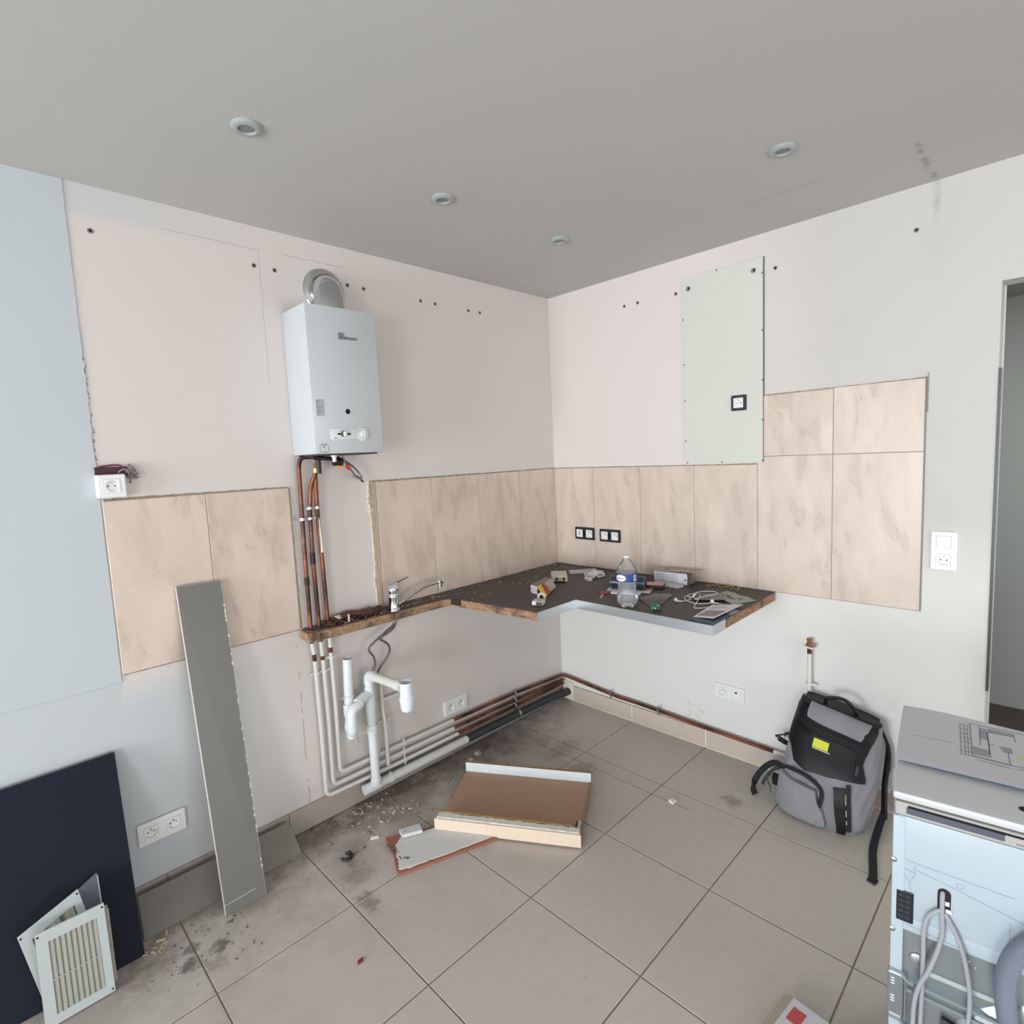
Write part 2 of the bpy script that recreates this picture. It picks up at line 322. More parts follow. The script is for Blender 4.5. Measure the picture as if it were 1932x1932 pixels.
# ================================================================ the room shell
XL, YB, H = -7.2, -6.2, 2.5
T = .1
fl = struct('floor', B(XL-T, T*.0+1.6, YB-T, T, -.06, -.0035), FGROUT)
ce = struct('ceiling', B(XL-T, T, YB-T, T, H, H+.08), M_CEIL)
wl = struct('wall_left', B(XL-T, .0, 0, T, 0, H), M_WL)
DY0, DY1, DH = -2.088, -2.92, 2.098
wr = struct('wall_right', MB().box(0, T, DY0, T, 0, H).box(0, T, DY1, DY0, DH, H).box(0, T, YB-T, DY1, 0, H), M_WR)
M_WB = mat('plain_wall_paint', 'dfdcd6', .75, var=.02)
# window wall (left of the frame) and rear wall, both with window openings
w1 = MB().box(XL-T, XL, -.35, 0, 0, H).box(XL-T, XL, -3.6, -1.95, 0, H).box(XL-T, XL, YB-T, -5.2, 0, H)
for a, b in ((-1.95, -.35), (-5.2, -3.6)): w1.box(XL-T, XL, a, b, 2.25, H).box(XL-T, XL, a, b, 0, .15)
struct('wall_window', w1, M_WB)
w2 = MB().box(XL, -3.3, YB-T, YB, 0, H).box(-.7, 0, YB-T, YB, 0, H).box(-3.3, -.7, YB-T, YB, 2.25, H).box(-3.3, -.7, YB-T, YB, 0, .35)
struct('wall_back', w2, M_WB)
WFR = mat('white_window_frame', 'e2e3e4', .4); WGL = mat('window_glass', 'f5f8fa', .02, trans=1, ior=1.0)
for k_, (a, b) in enumerate(((-1.95, -.35), (-5.2, -3.6))):
    m = (a+b)/2; mb = MB()
    for y0, y1 in ((a, a+.06), (m-.03, m+.03), (b-.06, b)): mb.box(XL-.09, XL-.04, y0, y1, .15, 2.25)
    for z0, z1 in ((.15, .21), (2.19, 2.25)): mb.box(XL-.09, XL-.04, a+.06, m-.03, z0, z1).box(XL-.09, XL-.04, m+.03, b-.06, z0, z1)
    f = struct('window_%d' % (k_+1), mb, WFR)
    for y0, y1 in ((a+.06, m-.03), (m+.03, b-.06)): obj('pane', B(XL-.067, XL-.062, y0, y1, .21, 2.19), WGL, f)
mb = MB()
for x0, x1 in ((-3.3, -3.24), (-2.03, -1.97), (-.76, -.7)): mb.box(x0, x1, YB-.09, YB-.04, .35, 2.25)
for z0, z1 in ((.35, .41), (2.19, 2.25)): mb.box(-3.24, -2.03, YB-.09, YB-.04, z0, z1).box(-1.97, -.76, YB-.09, YB-.04, z0, z1)
f = struct('window_3', mb, WFR)
for x0, x1 in ((-3.24, -2.03), (-1.97, -.76)): obj('pane', B(x0, x1, YB-.067, YB-.062, .41, 2.19), WGL, f)
# corridor behind the doorway
struct('wall_corridor', MB().box(1.5, 1.6, -4.3, -.6, 0, H).box(T, 1.5, -.7, -.6, 0, H).box(T, 1.5, -4.3, -4.2, 0, H), mat('corridor_wall_paint', 'c6c8c4', .7, var=.02))
struct('ceiling_corridor', B(T, 1.6, -4.3, -.6, 2.3, 2.36), mat('corridor_ceiling_paint', 'b9b5ae', .8))
struct('floor_corridor', B(.0+.002, 1.5, -4.2, -.7, -.0034, .001), mat('brown_corridor_floor', '5b5149', .5, var=.12, nscale=8))
struct('trim_1', MB().box(.088, .0995, DY0-.006, DY0-.0005, 0, DH-.0005), WHITE)
# dark-edged glazed panel fixed to the door jamb
jp = thing('jamb_panel', 'tall narrow dark-edged glass panel fixed on the doorway jamb', 'panel', (.01, DY0, .61))
obj('glass_sheet', B(.002, .056, DY0-.007, DY0-.001, .61, 1.80), mat('greenish_glass', '9fa8a2', .12, var=.02), jp)
obj('edge_strip', B(-.003, .002, DY0-.008, DY0-.0005, .61, 1.80), mat('dark_edge', '3a3f3d', .4), jp, label='dark edge strip')
# ------------------------------------------------ floor tiles, one object each
S = .4503; X0, Y0 = -1.8063, -.5306; G = .0022
def tile_mesh(x0, x1, y0, y1, name='tile'):
    mb = MB(); b = .0012; z0, z1 = -.0035, 0
    mb.add([(x0, y0, z0), (x1, y0, z0), (x1, y1, z0), (x0, y1, z0), (x0, y0, z1-b), (x1, y0, z1-b), (x1, y1, z1-b), (x0, y1, z1-b),
            (x0+b, y0+b, z1), (x1-b, y0+b, z1), (x1-b, y1-b, z1), (x0+b, y1-b, z1)],
           [(3, 2, 1, 0), (0, 1, 5, 4), (1, 2, 6, 5), (2, 3, 7, 6), (3, 0, 4, 7), (4, 5, 9, 8), (5, 6, 10, 9), (6, 7, 11, 10), (7, 4, 8, 11), (8, 9, 10, 11)]); return mb
xs = [X0+S*i for i in range(-12, 4)]+[0]; xs = [XL]+[x for x in xs if x > XL+.02]; xs = [x for x in xs[:-1] if x < -.02]+[0]
ys = sorted([Y0-S*i for i in range(-1, 14)]); ys = [YB]+[y for y in ys if y > YB+.02 and y < -.02]+[0]
for i in range(len(xs)-1):
    for j in range(len(ys)-1):
        obj('tile', tile_mesh(xs[i]+G, xs[i+1]-G, ys[j]+G, ys[j+1]-G), M_FLOOR, fl)
# ------------------------------------------------ wall tiles
ZT, ZR, ZU, ZB, W_ = 1.4769, 1.5124, 1.7918, .881, .316
def wall_tile(parent, a0, a1, z0, z1, side, poly=None):
    g = .0013; a0, a1 = sorted((a0, a1)); a0 += g; a1 -= g; z0 += g; z1 -= g; th = .007; b = .0012
    pts = [(a0, z0), (a1, z0), (a1, z1), (a0, z1)]; inn = [(a0+b, z0+b), (a1-b, z0+b), (a1-b, z1-b), (a0+b, z1-b)]
    f = (lambda a, z, d: (a, -d, z)) if side == 'left' else (lambda a, z, d: (-d, a, z))
    c = Vector(f((a0+a1)/2, (z0+z1)/2, 0))
    mb = MB().add([f(a, z, 0) for a, z in pts]+[f(a, z, th-b) for a, z in pts]+[f(a, z, th) for a, z in inn],
                  [(3, 2, 1, 0), (0, 1, 5, 4), (1, 2, 6, 5), (2, 3, 7, 6), (3, 0, 4, 7), (4, 5, 9, 8), (5, 6, 10, 9), (6, 7, 11, 10), (7, 4, 8, 11), (8, 9, 10, 11)])
    mb.v = [tuple(Vector(v)-c) for v in mb.v]
    o = obj('tile', mb, M_TILE, parent, local=True); o.location = c; return o
obj('grout_bed', B(-1.302, -.0005, -.0045, 0, ZB, ZT), GROUT, wl); obj('grout_bed', B(-2.316, -1.682, -.0045, 0, .878, 1.481), GROUT, wl)
obj('grout_bed', MB().box(-.0045, 0, -(.2997+3*W_), -.0005, ZB, ZT).box(-.0045, 0, -1.8809, -(.2997+3*W_), ZB, ZR).box(-.0045, 0, -1.8809, -1.272, ZR, ZU), GROUT, wr)
q = [0.0075, .3246, .3246+W_, .3246+2*W_, 1.276]
for a, b in zip(q, q[1:]): wall_tile(wl, -a, -b, ZB+.001, ZT, 'left')
wall_tile(wl, -1.2785, -1.2895, ZB+.001, ZT, 'left')
obj('tile_edge_strip', B(-1.304, -1.2905, -.010, 0, ZB+.001, ZT+.004), YEDGE, wl)
wall_tile(wl, -2.316, -1.9995, .879, 1.479, 'left'); wall_tile(wl, -1.9995, -1.684, .879, 1.479, 'left')
p = [0.0, .2997, .2997+W_, .2997+2*W_, .2997+3*W_]
for a, b in zip(p, p[1:]): wall_tile(wr, -a, -b, ZB+.001, ZT, 'right')
y4 = -(.2997+4*W_); y3 = -(.2997+3*W_)
wall_tile(wr, y3, y4, ZB+.001, ZR, 'right'); wall_tile(wr, y4, -1.8809, ZB+.001, ZR, 'right')
wall_tile(wr, -1.272, y4, ZR, ZU-.004, 'right'); wall_tile(wr, y4, -1.8809, ZR, ZU, 'right')
obj('metal_tile_trim', MB().box(-.010, 0, -1.8830, -1.8815, ZB, ZU+.004), mat('trim_grey', '858a8c', .6, .3), wr); obj('metal_tile_trim', MB().box(-.006, 0, -1.8880, -1.8868, ZU-.13, ZU+.02), mat('trim_grey', '858a8c', .6, .3), wr)
# ragged plaster along tile tops and the stripped column behind the pipes
def ragged(parent, name, pts, side, m, w=.008, d=.006, n=70, seed=1):
    rnd = random.Random(seed); P = [Vector((a, 0, z)) for a, z in pts]; path = []
    L = sum((b-a).length for a, b in zip(P, P[1:]))
    for a, b in zip(P, P[1:]):
        k = max(2, int(n*(b-a).length/L))
        path += [a.lerp(b, i/k) for i in range(k)]
    path.append(P[-1]); mb = MB(); rows = []
    for i, c in enumerate(path):
        t = (path[min(i+1, len(path)-1)]-path[max(i-1, 0)]).normalized(); nn = Vector((-t.z, 0, t.x)); ww = w*rnd.uniform(.25, 1.1); j = rnd.uniform(-.25, .25)*w; dd = d*rnd.uniform(.4, 1)
        row = [c+nn*(j-ww)+Vector((0, .0005, 0)), c+nn*(j-ww*.5)-Vector((0, dd, 0)), c+nn*(j+ww*.5)-Vector((0, dd*rnd.uniform(.6, 1), 0)), c+nn*(j+ww)+Vector((0, .0005, 0))]
        rows.append([tuple(v) if side == 'left' else (v.y, v.x, v.z) for v in row])
    return obj(name, mb.quads(rows), m, parent)
DIRTE = mat('dirty_joint', '9a8a78', .95, var=.3, nscale=50)
ragged(wl, 'plaster_edge', [(-.01, ZT+.001), (-1.3, ZT+.004)], 'left', DIRTE, .003, .0078, 120, 2); ragged(wl, 'plaster_edge', [(-2.31, 1.484), (-1.69, 1.481)], 'left', DIRTE, .0035, .0078, 60, 3)
ragged(wr, 'plaster_edge', [(-.01, ZT+.001), (-1.27, ZT+.001)], 'right', DIRTE, .003, .0078, 120, 4); ragged(wr, 'plaster_edge', [(-1.28, ZU-.004), (-1.34, ZU-.002), (-1.88, ZU+.001)], 'right', DIRTE, .003, .0078, 60, 5)
ragged(wl, 'plaster_edge', [(-1.313, ZT+.006), (-1.318, 1.40), (-1.309, 1.33)], 'left', PLASTER, .013, .012, 24, 6)
ragged(wl, 'plaster_edge', [(-1.308, 1.33), (-1.307, 1.12), (-1.308, .9)], 'left', PLASTER, .005, .009, 44, 7)
ragged(wl, 'plaster_edge', [(-1.312, 1.06), (-1.315, .98)], 'left', PLASTER, .008, .008, 10, 8)
ragged(wl, 'plaster_edge', [(-1.680, 1.478), (-1.680, 1.15), (-1.678, .885)], 'left', YEDGE, .003, .009, 50, 9)
ragged(wl, 'plaster_edge', [(-1.669, 1.44), (-1.668, 1.0), (-1.664, .90)], 'left', PLASTER, .004, .003, 50, 10)
ragged(wl, 'plaster_edge', [(-2.31, .877), (-1.69, .877)], 'left', DIRTE, .002, .007, 50, 11)
ragged(wl, 'plaster_edge', [(-2.312, 1.484), (-2.30, 1.43)], 'left', PLASTER, .012, .0085, 8, 12)
# fresh white skim coat left of the old tiled zone
rows = []; rnd = random.Random(5)
for i in range(90):
    z = .855+(2.4995-.855)*i/89; e = -2.3195+(rnd.uniform(-.0025, .0045) if 1.5 < z < 1.95 else rnd.uniform(-.0007, .0007)); rows.append([(XL, -.0001, z), (XL, -.0032, z), (e, -.0032, z), (e+.0012, -.0001, z)])
obj('skim_coat', MB().quads(rows), mat('fresh_white_paint', 'bfc6ca', .7, var=.015, nscale=3, bump=.05), wl, label='fresh bluish white paint layer')
# wall plugs
def plug(parent, a, z, side, r=.0075):
    ax = (0, -1, 0) if side == 'left' else (-1, 0, 0); c = (a, 0, z) if side == 'left' else (0, a, z)
    mb = MB().lathe([(r*1.25, 0), (r*1.2, .0012), (r*.75, .0015), (r*.6, .0004)], c, ax, 14, 0).lathe([(r*.62, .0009), (0, .0009)], c, ax, 14, 1)
    obj('wall_plug', mb, [mat('plug_plastic', '8f8b84', .7), DARKHOLE], parent, True)
for a, z in [(-2.259, 2.358), (-1.743, 2.351), (-1.663, 2.348), (-1.344, 2.346), (-1.264, 2.344), (-.952, 2.34), (-.863, 2.339), (-.645, 2.338), (-.564, 2.339)]: plug(wl, a, z, 'left')
for a, z in [(-.54, 2.341), (-.623, 2.341), (-.844, 2.337), (-1.325, 2.338), (-1.836, 2.343)]: plug(wr, a, z, 'right')
# skirting of cut floor tiles
br = struct('baseboard_right', B(-.0105, -.0005, DY0+.002, -.012, 0, .096), LGROUT)
e = [-.095, -.531, -.981, -1.431, -1.881, DY0+.002]
for a, b in zip(e, e[1:]): obj('skirting_tile', B(-.012, -.006, b+.0028, a-.0028, .004, .096, b=.0012), BASET, br)
obj('raw_mortar', B(-.011, -.001, -.094, -.012, 0, .115, b=.003), PLASTER, br, label='bare mortar patch in the corner')
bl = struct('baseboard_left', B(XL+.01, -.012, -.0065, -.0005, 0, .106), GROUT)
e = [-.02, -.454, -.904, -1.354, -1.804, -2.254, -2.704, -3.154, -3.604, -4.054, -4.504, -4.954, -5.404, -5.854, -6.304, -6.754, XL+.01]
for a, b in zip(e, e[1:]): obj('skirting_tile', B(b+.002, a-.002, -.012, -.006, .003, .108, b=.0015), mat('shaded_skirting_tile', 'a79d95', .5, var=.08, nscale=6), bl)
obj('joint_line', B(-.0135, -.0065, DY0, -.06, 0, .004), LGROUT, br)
# plasterboard panel on the right wall
pb = thing('plasterboard_panel', 'pale green plasterboard panel screwed to the right wall above the worktop', 'panel', (0, -1.075, 1.485))
obj('board', B(-.008, -.0078+.0078, -1.2745, -.884, 1.487, 2.399, b=.001), mat('green_plasterboard', 'd2d3ca', .8, var=.02, nscale=3), pb)
obj('shadow_gap', B(-.0085, -.0001, -1.2785, -1.2750, 1.487, 2.399), mat('gap_shadow_line', '6f6a64', .9), pb, label='dark joint line')
for y, z in ((-.916, 2.343), (-1.233, 2.348)):
    obj('screw_hole', MB().lathe([(.012, .008), (.012, .0095), (.0075, .010), (.006, .0083)], (0, y, z), (-1, 0, 0), 18, 0).lathe([(.0058, .0085), (0, .0085)], (0, y-.0015, z), (-1, 0, 0), 12, 1), [STEEL, DARKHOLE], pb, True)
for y, z in ((-.886, 2.20), (-.889, 1.98), (-.891, 1.80), (-.892, 1.60), (-1.272, 2.33), (-1.272, 2.08), (-1.273, 1.86), (-1.273, 1.68), (-1.273, 1.494), (-.9, 1.490), (-1.08, 1.490), (-1.06, 2.395)):
    obj('screw_head', MB().lathe([(.004, .0078), (.004, .0088), (0, .0088)], (0, y, z), (-1, 0, 0), 8), mat('screw_dark', '605a52', .7), pb)
# ================================================================ sockets and switches
def cell(mb, x0, x1, z0, z1, cx, cz, r, y, n=24, k=None):   # rectangle with a round hole, facing -y
    o = []; i = []
    for j in range(n):
        a = 2*PI*(j+.5)/n; c, s = math.cos(a), math.sin(a); i.append((cx+r*c, y, cz+r*s))
        t = min(((x1-cx) if c > 0 else (x0-cx))/c if abs(c) > 1e-6 else 9, ((z1-cz) if s > 0 else (z0-cz))/s if abs(s) > 1e-6 else 9); o.append((cx+t*c, y, cz+t*s))
    cor = [(x1, z1), (x0, z1), (x0, z0), (x1, z0)]; b = len(o)
    vs = o+i; fs = [(j, (j+1) % n, b+(j+1) % n, b+j) for j in range(n)]
    for q, (a, z) in enumerate(cor):
        j = int(n*(q*2+1)/8)-1; 
        # corner triangle between the two rim points that straddle it
        best = min(range(n), key=lambda u: (Vector(o[u])-Vector((a, y, z))).length+(Vector(o[(u+1) % n])-Vector((a, y, z))).length)
        vs.append((a, y, z)); fs.append((best, (best+1) % n, len(vs)-1))
    mb.add(vs, fs, k)
def insert(parent, cx, cz, y, kind, up=True, sz=.0225):
    mb = MB(); dark = MB()
    if kind == 'socket':
        R = .0185; cell(mb, cx-sz, cx+sz, cz-sz, cz+sz, cx, cz, R, y-.0015); mb.lathe([(R, .0015), (R*.93, -.008), (0, -.008)], (cx, y, cz), (0, -1, 0), 24)
        mb.add([(cx-sz, y-.0015, cz-sz), (cx+sz, y-.0015, cz-sz), (cx+sz, y-.0015, cz+sz), (cx-sz, y-.0015, cz+sz), (cx-sz, y, cz-sz), (cx+sz, y, cz-sz), (cx+sz, y, cz+sz), (cx-sz, y, cz+sz)], [(0, 1, 5, 4), (1, 2, 6, 5), (2, 3, 7, 6), (3, 0, 4, 7)])
        ins = obj('socket_insert', mb, mat('socket_insert_plastic', 'e9e9e8', .3, var=.02), parent, 30, local=True)
        for dx in (-.0095, .0095): dark.lathe([(.0026, -.0078), (0, -.0076)], (cx+dx, y, cz-(0)), (0, -1, 0), 10)
        obj('pin_hole', dark, DARKHOLE, ins, local=True)
        obj('earth_pin', MB().lathe([(.0023, -.008), (.0023, .001), (0, .0012)], (cx, y, cz+.010), (0, -1, 0), 10), STEEL, ins, True, local=True)
    elif kind == 'switch':
        mb.box(cx-sz, cx+sz, y-.003, y+.001, cz-sz, cz+sz, b=.001); ins = obj('rocker', mb, mat('socket_insert_plastic', 'e9e9e8', .3), parent, local=True)
    elif kind == 'phone':
        mb.box(cx-sz, cx+sz, y-.0015, y+.001, cz-sz, cz+sz, b=.0008); ins = obj('phone_insert', mb, mat('socket_insert_plastic', 'e9e9e8', .3), parent, local=True)
        obj('phone_slot', B(cx-.002, cx+.002, y-.0022, y-.0008, cz-.012, cz+.012), DARKHOLE, ins, local=True)
    elif kind == 'blank':
        fr = MB().box(cx-sz, cx+sz, y-.0012, y+.001, cz-sz, cz+sz, b=.0008); ins = obj('blank_insert', fr, mat('socket_insert_plastic', 'e9e9e8', .3), parent, local=True)
        obj('jack_port', B(cx-.006, cx+.006, y-.0022, y-.001, cz+.008, cz+.016), DARKHOLE, ins, local=True)
    # fine dark outline of the module
    ol = MB()
    for a0, a1, b0, b1 in ((cx-sz-.0008, cx-sz, cz-sz, cz+sz), (cx+sz, cx+sz+.0008, cz-sz, cz+sz), (cx-sz, cx+sz, cz-sz-.0008, cz-sz), (cx-sz, cx+sz, cz+sz, cz+sz+.0008)): ol.box(a0, a1, y-.0003, y+.0005, b0, b1)
    obj('module_joint', ol, mat('joint_grey', '8d8d8d', .8), parent, local=True)
def plate(name, label, cat, c, side, mods, w, h, th=.009, frame=SOCK, vertical=False, group=None, depth=0, black=False):
    t = thing(name, label, cat, c, 0 if side == 'left' else -PI/2, group)
    mb = MB(); n = len(mods); xs = [0] if n == 1 else [-.0355, .0355]; y = -(depth+th)
    sz = .0225
    # plate as a frame with a square opening per module
    cells = []
    if n == 1: cells = [(-w/2, w/2, -h/2, h/2, 0, 0)]
    elif vertical: cells = [(-w/2, w/2, 0, h/2, 0, .0355), (-w/2, w/2, -h/2, 0, 0, -.0355)]
    else: cells = [(-w/2, 0, -h/2, h/2, -.0355, 0), (0, w/2, -h/2, h/2, .0355, 0)]
    for x0, x1, z0, z1, cx, cz in cells:
        a0, a1, b0, b1 = cx-sz, cx+sz, cz-sz, cz+sz
        for q in ((x0, a0, z0, z1), (a1, x1, z0, z1), (a0, a1, z0, b0), (a0, a1, b1, z1)): mb.box(q[0], q[1], y, y+.003, q[2], q[3])
    e = .0035
    rim = [(-w/2-e, -h/2), (-w/2, -h/2-e), (w/2, -h/2-e), (w/2+e, -h/2), (w/2+e, h/2), (w/2, h/2+e), (-w/2, h/2+e), (-w/2-e, h/2)]
    inn = [(-w/2, -h/2), (-w/2, -h/2), (w/2, -h/2), (w/2, -h/2), (w/2, h/2), (w/2, h/2), (-w/2, h/2), (-w/2, h/2)]
    m = 8; vs = [(a, -.0002, z) for a, z in rim]+[(a, y+.003, z) for a, z in rim]+[(a, y, z) for a, z in inn]
    mb.add(vs, [(i, (i+1) % m, m+(i+1) % m, m+i) for i in range(m)]+[(m+i, m+(i+1) % m, 2*m+(i+1) % m, 2*m+i) for i in range(m)])
    obj('cover_plate' if not black else 'mounting_frame', mb, frame, t, local=True)
    for (x0, x1, z0, z1, cx, cz), k in zip(cells, mods): insert(t, cx, cz, y, k)
    if black:
        for x0, x1, z0, z1, cx, cz in cells:
            obj('claw_slot', MB().box(cx-.006, cx+.006, y-.0006, y, cz+sz+.003, cz+sz+.006).box(cx-.006, cx+.006, y-.0006, y, cz-sz-.006, cz-sz-.003), mat('slot_grey', '5a5e66', .5), t, local=True)
        if n == 2: obj('centre_gap', B(-.010, .010, y-.0004, y, -.016, .016), DARKHOLE, t, local=True)
    return t
def cc(a0, a1, z0, z1): return ((a0+a1)/2, (z0+z1)/2)
plate('double_socket', 'white double wall socket low on the left wall beside the navy panel', 'socket', (-2.252, -.0035, .288), 'left', ['socket', 'socket'], .145, .075)
plate('double_socket', 'white double wall socket above the pipes right of the white siphon', 'socket', (-.883, 0, .258), 'left', ['socket', 'socket'], .150, .075)
plate('double_socket', 'white double socket plate with one blank module low on right wall', 'socket', (0, -1.108, .328), 'right', ['socket', 'blank'], .145, .072)
plate('switch_and_socket', 'white light switch over a socket right of the tiled wall', 'switch', (0, -1.950, 1.130), 'right', ['switch', 'socket'], .076, .144, vertical=True)
plate('double_socket', 'uncovered black-framed phone jack and socket nearest the corner on the backsplash', 'socket', (-.0072, -.231, 1.084), 'right', ['phone', 'socket'], .136, .066, th=.0095, frame=BLACKF, black=True)
plate('double_socket', 'uncovered black-framed pair of sockets right of the phone jack on the backsplash', 'socket', (-.0072, -.413, 1.082), 'right', ['socket', 'socket'], .136, .066, th=.0095, frame=BLACKF, black=True)
plate('single_socket', 'uncovered black-framed single socket in the pale green plasterboard panel', 'socket', (-.0082, -1.165, 1.766), 'right', ['socket'], .064, .064, th=.0095, frame=BLACKF, black=True)
ss = plate('surface_socket', 'white single socket box protruding from the broken left wall above the tiles', 'socket', (-2.288, -.0035, 1.529), 'left', ['socket'], .073, .070, th=.012, depth=.026)
# broken wall hole behind and above it
hole = thing('broken_wall_box', 'dark purple wall box exposed in ragged broken plaster above the single socket', 'wall box', (-2.28, 0, 1.59))
obj('purple_box', MB().box(-2.325, -2.235, -.006, -.0035, 1.562, 1.592).box(-2.325, -2.24, -.024, -.006, 1.564, 1.568), mat('purple_plastic', '4a2430', .6, var=.2), hole)
obj('box_rim', MB().tube(smooth_path([(-2.326, -.008, 1.588), (-2.31, -.012, 1.594), (-2.27, -.010, 1.598), (-2.25, -.010, 1.594), (-2.236, -.01, 1.575), (-2.237, -.008, 1.565)], 4), .003, 6), mat('purple_plastic_light', '6d3442', .6, var=.2), hole, True)
rnd = random.Random(3); mb = MB()
for i in range(70):
    a = rnd.uniform(-.4, 1.15); x = -2.236+.022*math.cos(a)*rnd.uniform(.2, 1.2)+rnd.uniform(-.004, .004); z = 1.568+.036*math.sin(a*1.4-.45)*rnd.uniform(.2, 1); s = rnd.uniform(.003, .008)
    ex = Vector((rnd.uniform(-1, 1), rnd.uniform(-1, 1), rnd.uniform(-1, 1))).normalized()*s; ey = ex.orthogonal().normalized()*s*.6; mb.obox((x, -rnd.uniform(.004, .02), z), ex, ey, ex.cross(ey).normalized()*s*.4)
o = obj('plaster_crumbs', mb, mat('grey_plaster_crumbs', '8d8380', .95, var=.35, nscale=90), hole); o['kind'] = 'stuff'
mb = MB(); mb.tube(smooth_path([(-2.262, -.012, 1.572), (-2.25, -.022, 1.582), (-2.235, -.02, 1.576), (-2.233, -.016, 1.56)], 5), .0025, 6); obj('cable_end', mb, mat('blue_grey_cable', '8c929c', .5), hole, True)
# ================================================================ ceiling spots
for x, y, lab in ((-1.99, -.65, 'unlit recessed ceiling spot nearest the left wall and the window side'), (-1.31, -.648, 'unlit recessed ceiling spot in the middle of the left row'),
               (-.672, -.658, 'unlit recessed ceiling spot closest to the room corner'), (-.684, -1.595, 'unlit recessed ceiling spot near the right wall by the ceiling stain')):
    t = thing('ceiling_spot', lab, 'ceiling light', (x, y, 2.5))
    obj('bezel', MB().lathe([(.041, 0), (.041, .004), (.038, .0075), (.0315, .0095), (.025, .0105), (.0235, .010), (.0225, .003)], (x, y, 2.5), (0, 0, -1), 36), mat('spot_bezel', 'a3a9a8', .4, var=.02), t, True)
    obj('lens', MB().lathe([(.0228, .0045), (.015, .0055), (0, .006)], (x, y, 2.5), (0, 0, -1), 24), mat('spot_lens', '7b7f7b', .35, var=.03), t, True)
# ================================================================ water heater
hx0, hx1, hy, hz0, hz1 = -1.6505, -1.3455, -.205, 1.609, 2.183
t = thing('water_heater', 'tall white gas water heater hanging on the left wall', 'water heater', (-1.498, 0, 1.609))
obj('casing', MB().box(hx0, hx1, hy, -.0005, hz0, hz1, b=.004), ENAM, t, 30)
obj('underside', B(hx0+.02, hx1-.02, hy+.02, -.01, hz0-.006, hz0+.001), mat('dark_underside', '3b3c3f', .6), t)
yb = hy-.0005
bd = obj('badge', MB().box(-1.520, -1.495, hy-.004, yb, 2.060, 2.086, b=.001), mat('badge_grey', '8e9496', .4, .6), t)
obj('badge_emblem', MB().prism([(-1.514, 2.066), (-1.501, 2.066), (-1.5075, 2.078)], hy-.0046, hy-.0035, ax='y').box(-1.494, -1.437, hy-.0022, yb, 2.062, 2.072, b=.001), mat('emblem_dark', '6d7376', .4, .4), bd)
m = MB(); 
for i in range(11): m.box(-1.490+i*.0047, -1.4875+i*.0047, hy-.0028, hy-.002, 2.0645, 2.0695)
obj('badge_lettering', m, mat('badge_letters', 'a9aeb0', .4, .5), bd)
st = obj('instruction_label', B(-1.635, -1.602, yb-.0006, yb+.0003, 1.756, 1.821), mat('grey_label', 'b3b7bb', .6), t)
m = MB(); rnd = random.Random(1)
for i in range(17):
    z = 1.817-i*.0035
    if i in (5, 9): continue
    x = -1.6325
    while x < -1.606:
        w = rnd.uniform(.002, .005); m.box(x, min(x+w, -1.604), yb-.0009, yb-.0005, z-.0006, z+.0007); x += w+.001
        if rnd.random() < .1: break
obj('label_print', m, mat('label_ink', '74787e', .7), st)
obj('spy_hole', MB().lathe([(.014, .0), (.0135, .0012), (.0105, .001)], (-1.501, hy, 1.776), (0, -1, 0), 24, 0).lathe([(.0106, .0012), (0, .0012)], (-1.501, hy, 1.776), (0, -1, 0), 24, 1), [ENAM, DARKHOLE], t, True)
cp = obj('control_panel', MB().box(-1.585, -1.462, hy-.004, yb, 1.664, 1.708, b=.0035).lathe([(.030, .0), (.030, .003), (.028, .005), (0, .005)], (-1.440, hy, 1.686), (0, -1, 0), 40), mat('control_white', 'dcdfe0', .3), t, 30)
obj('slider_slot', B(-1.555, -1.497, hy-.0046, hy-.0035, 1.6825, 1.6895), DARKHOLE, cp); obj('slider_ring', MB().lathe([(.0115, .004), (.0115, .006), (.0, .006)], (-1.531, hy, 1.686), (0, -1, 0), 20), mat('slider_grey', '55585b', .5), cp, True)
obj('slider_knob', MB().box(-1.532, -1.519, hy-.020, hy-.004, 1.676, 1.696, b=.004), mat('knob_white', 'd4d7d9', .3), cp, 30)
m = MB().lathe([(.0165, .004), (.016, .018), (.013, .022), (0, .0225)], (-1.443, hy, 1.686), (0, -1, 0), 30).box(-1.4465, -1.4395, hy-.026, hy-.018, 1.672, 1.700, b=.002)
obj('temperature_knob', m, mat('knob_white', 'd4d7d9', .3), cp, 30)
m = MB(); m.box(-1.553, -1.495, hy-.0046, hy-.0038, 1.6995, 1.7003).box(-1.530, -1.527, hy-.0046, hy-.0038, 1.6985, 1.7013).box(-1.572, -1.555, hy-.0046, hy-.0038, 1.6692, 1.6712)
for j in range(26):
    a = PI*.93-j*(PI*1.32)/25; c, s = math.cos(a), math.sin(a); m.obox((-1.440+c*.0262, hy-.0052, 1.686+s*.0262), (c*.0005, 0, s*.0005), (0, .0003, 0), (-s*.002, 0, c*.002))
obj('scale_print', m, mat('dark_print', '3e4144', .6), cp)
oc = [(-1.632, 1.620), (-1.6235, 1.6125), (-1.605, 1.6125), (-1.5965, 1.620), (-1.5965, 1.640), (-1.605, 1.648), (-1.6235, 1.648), (-1.632, 1.640)]
ctr = Vector((-1.6143, 1.6302)); ins = [tuple(ctr+(Vector(q)-ctr)*.93) for q in oc]
st = obj('warning_sticker', MB().prism(oc, yb-.0005, yb, ax='y', k=0).prism(ins, yb-.0008, yb, ax='y', k=1), [mat('sticker_dark', '3f4245', .6), mat('sticker_white', 'd7dadb', .6)], t)
m = MB().prism([(-1.617, 1.632), (-1.6115, 1.632), (-1.6143, 1.6385)], yb-.0012, yb-.0007, ax='y')
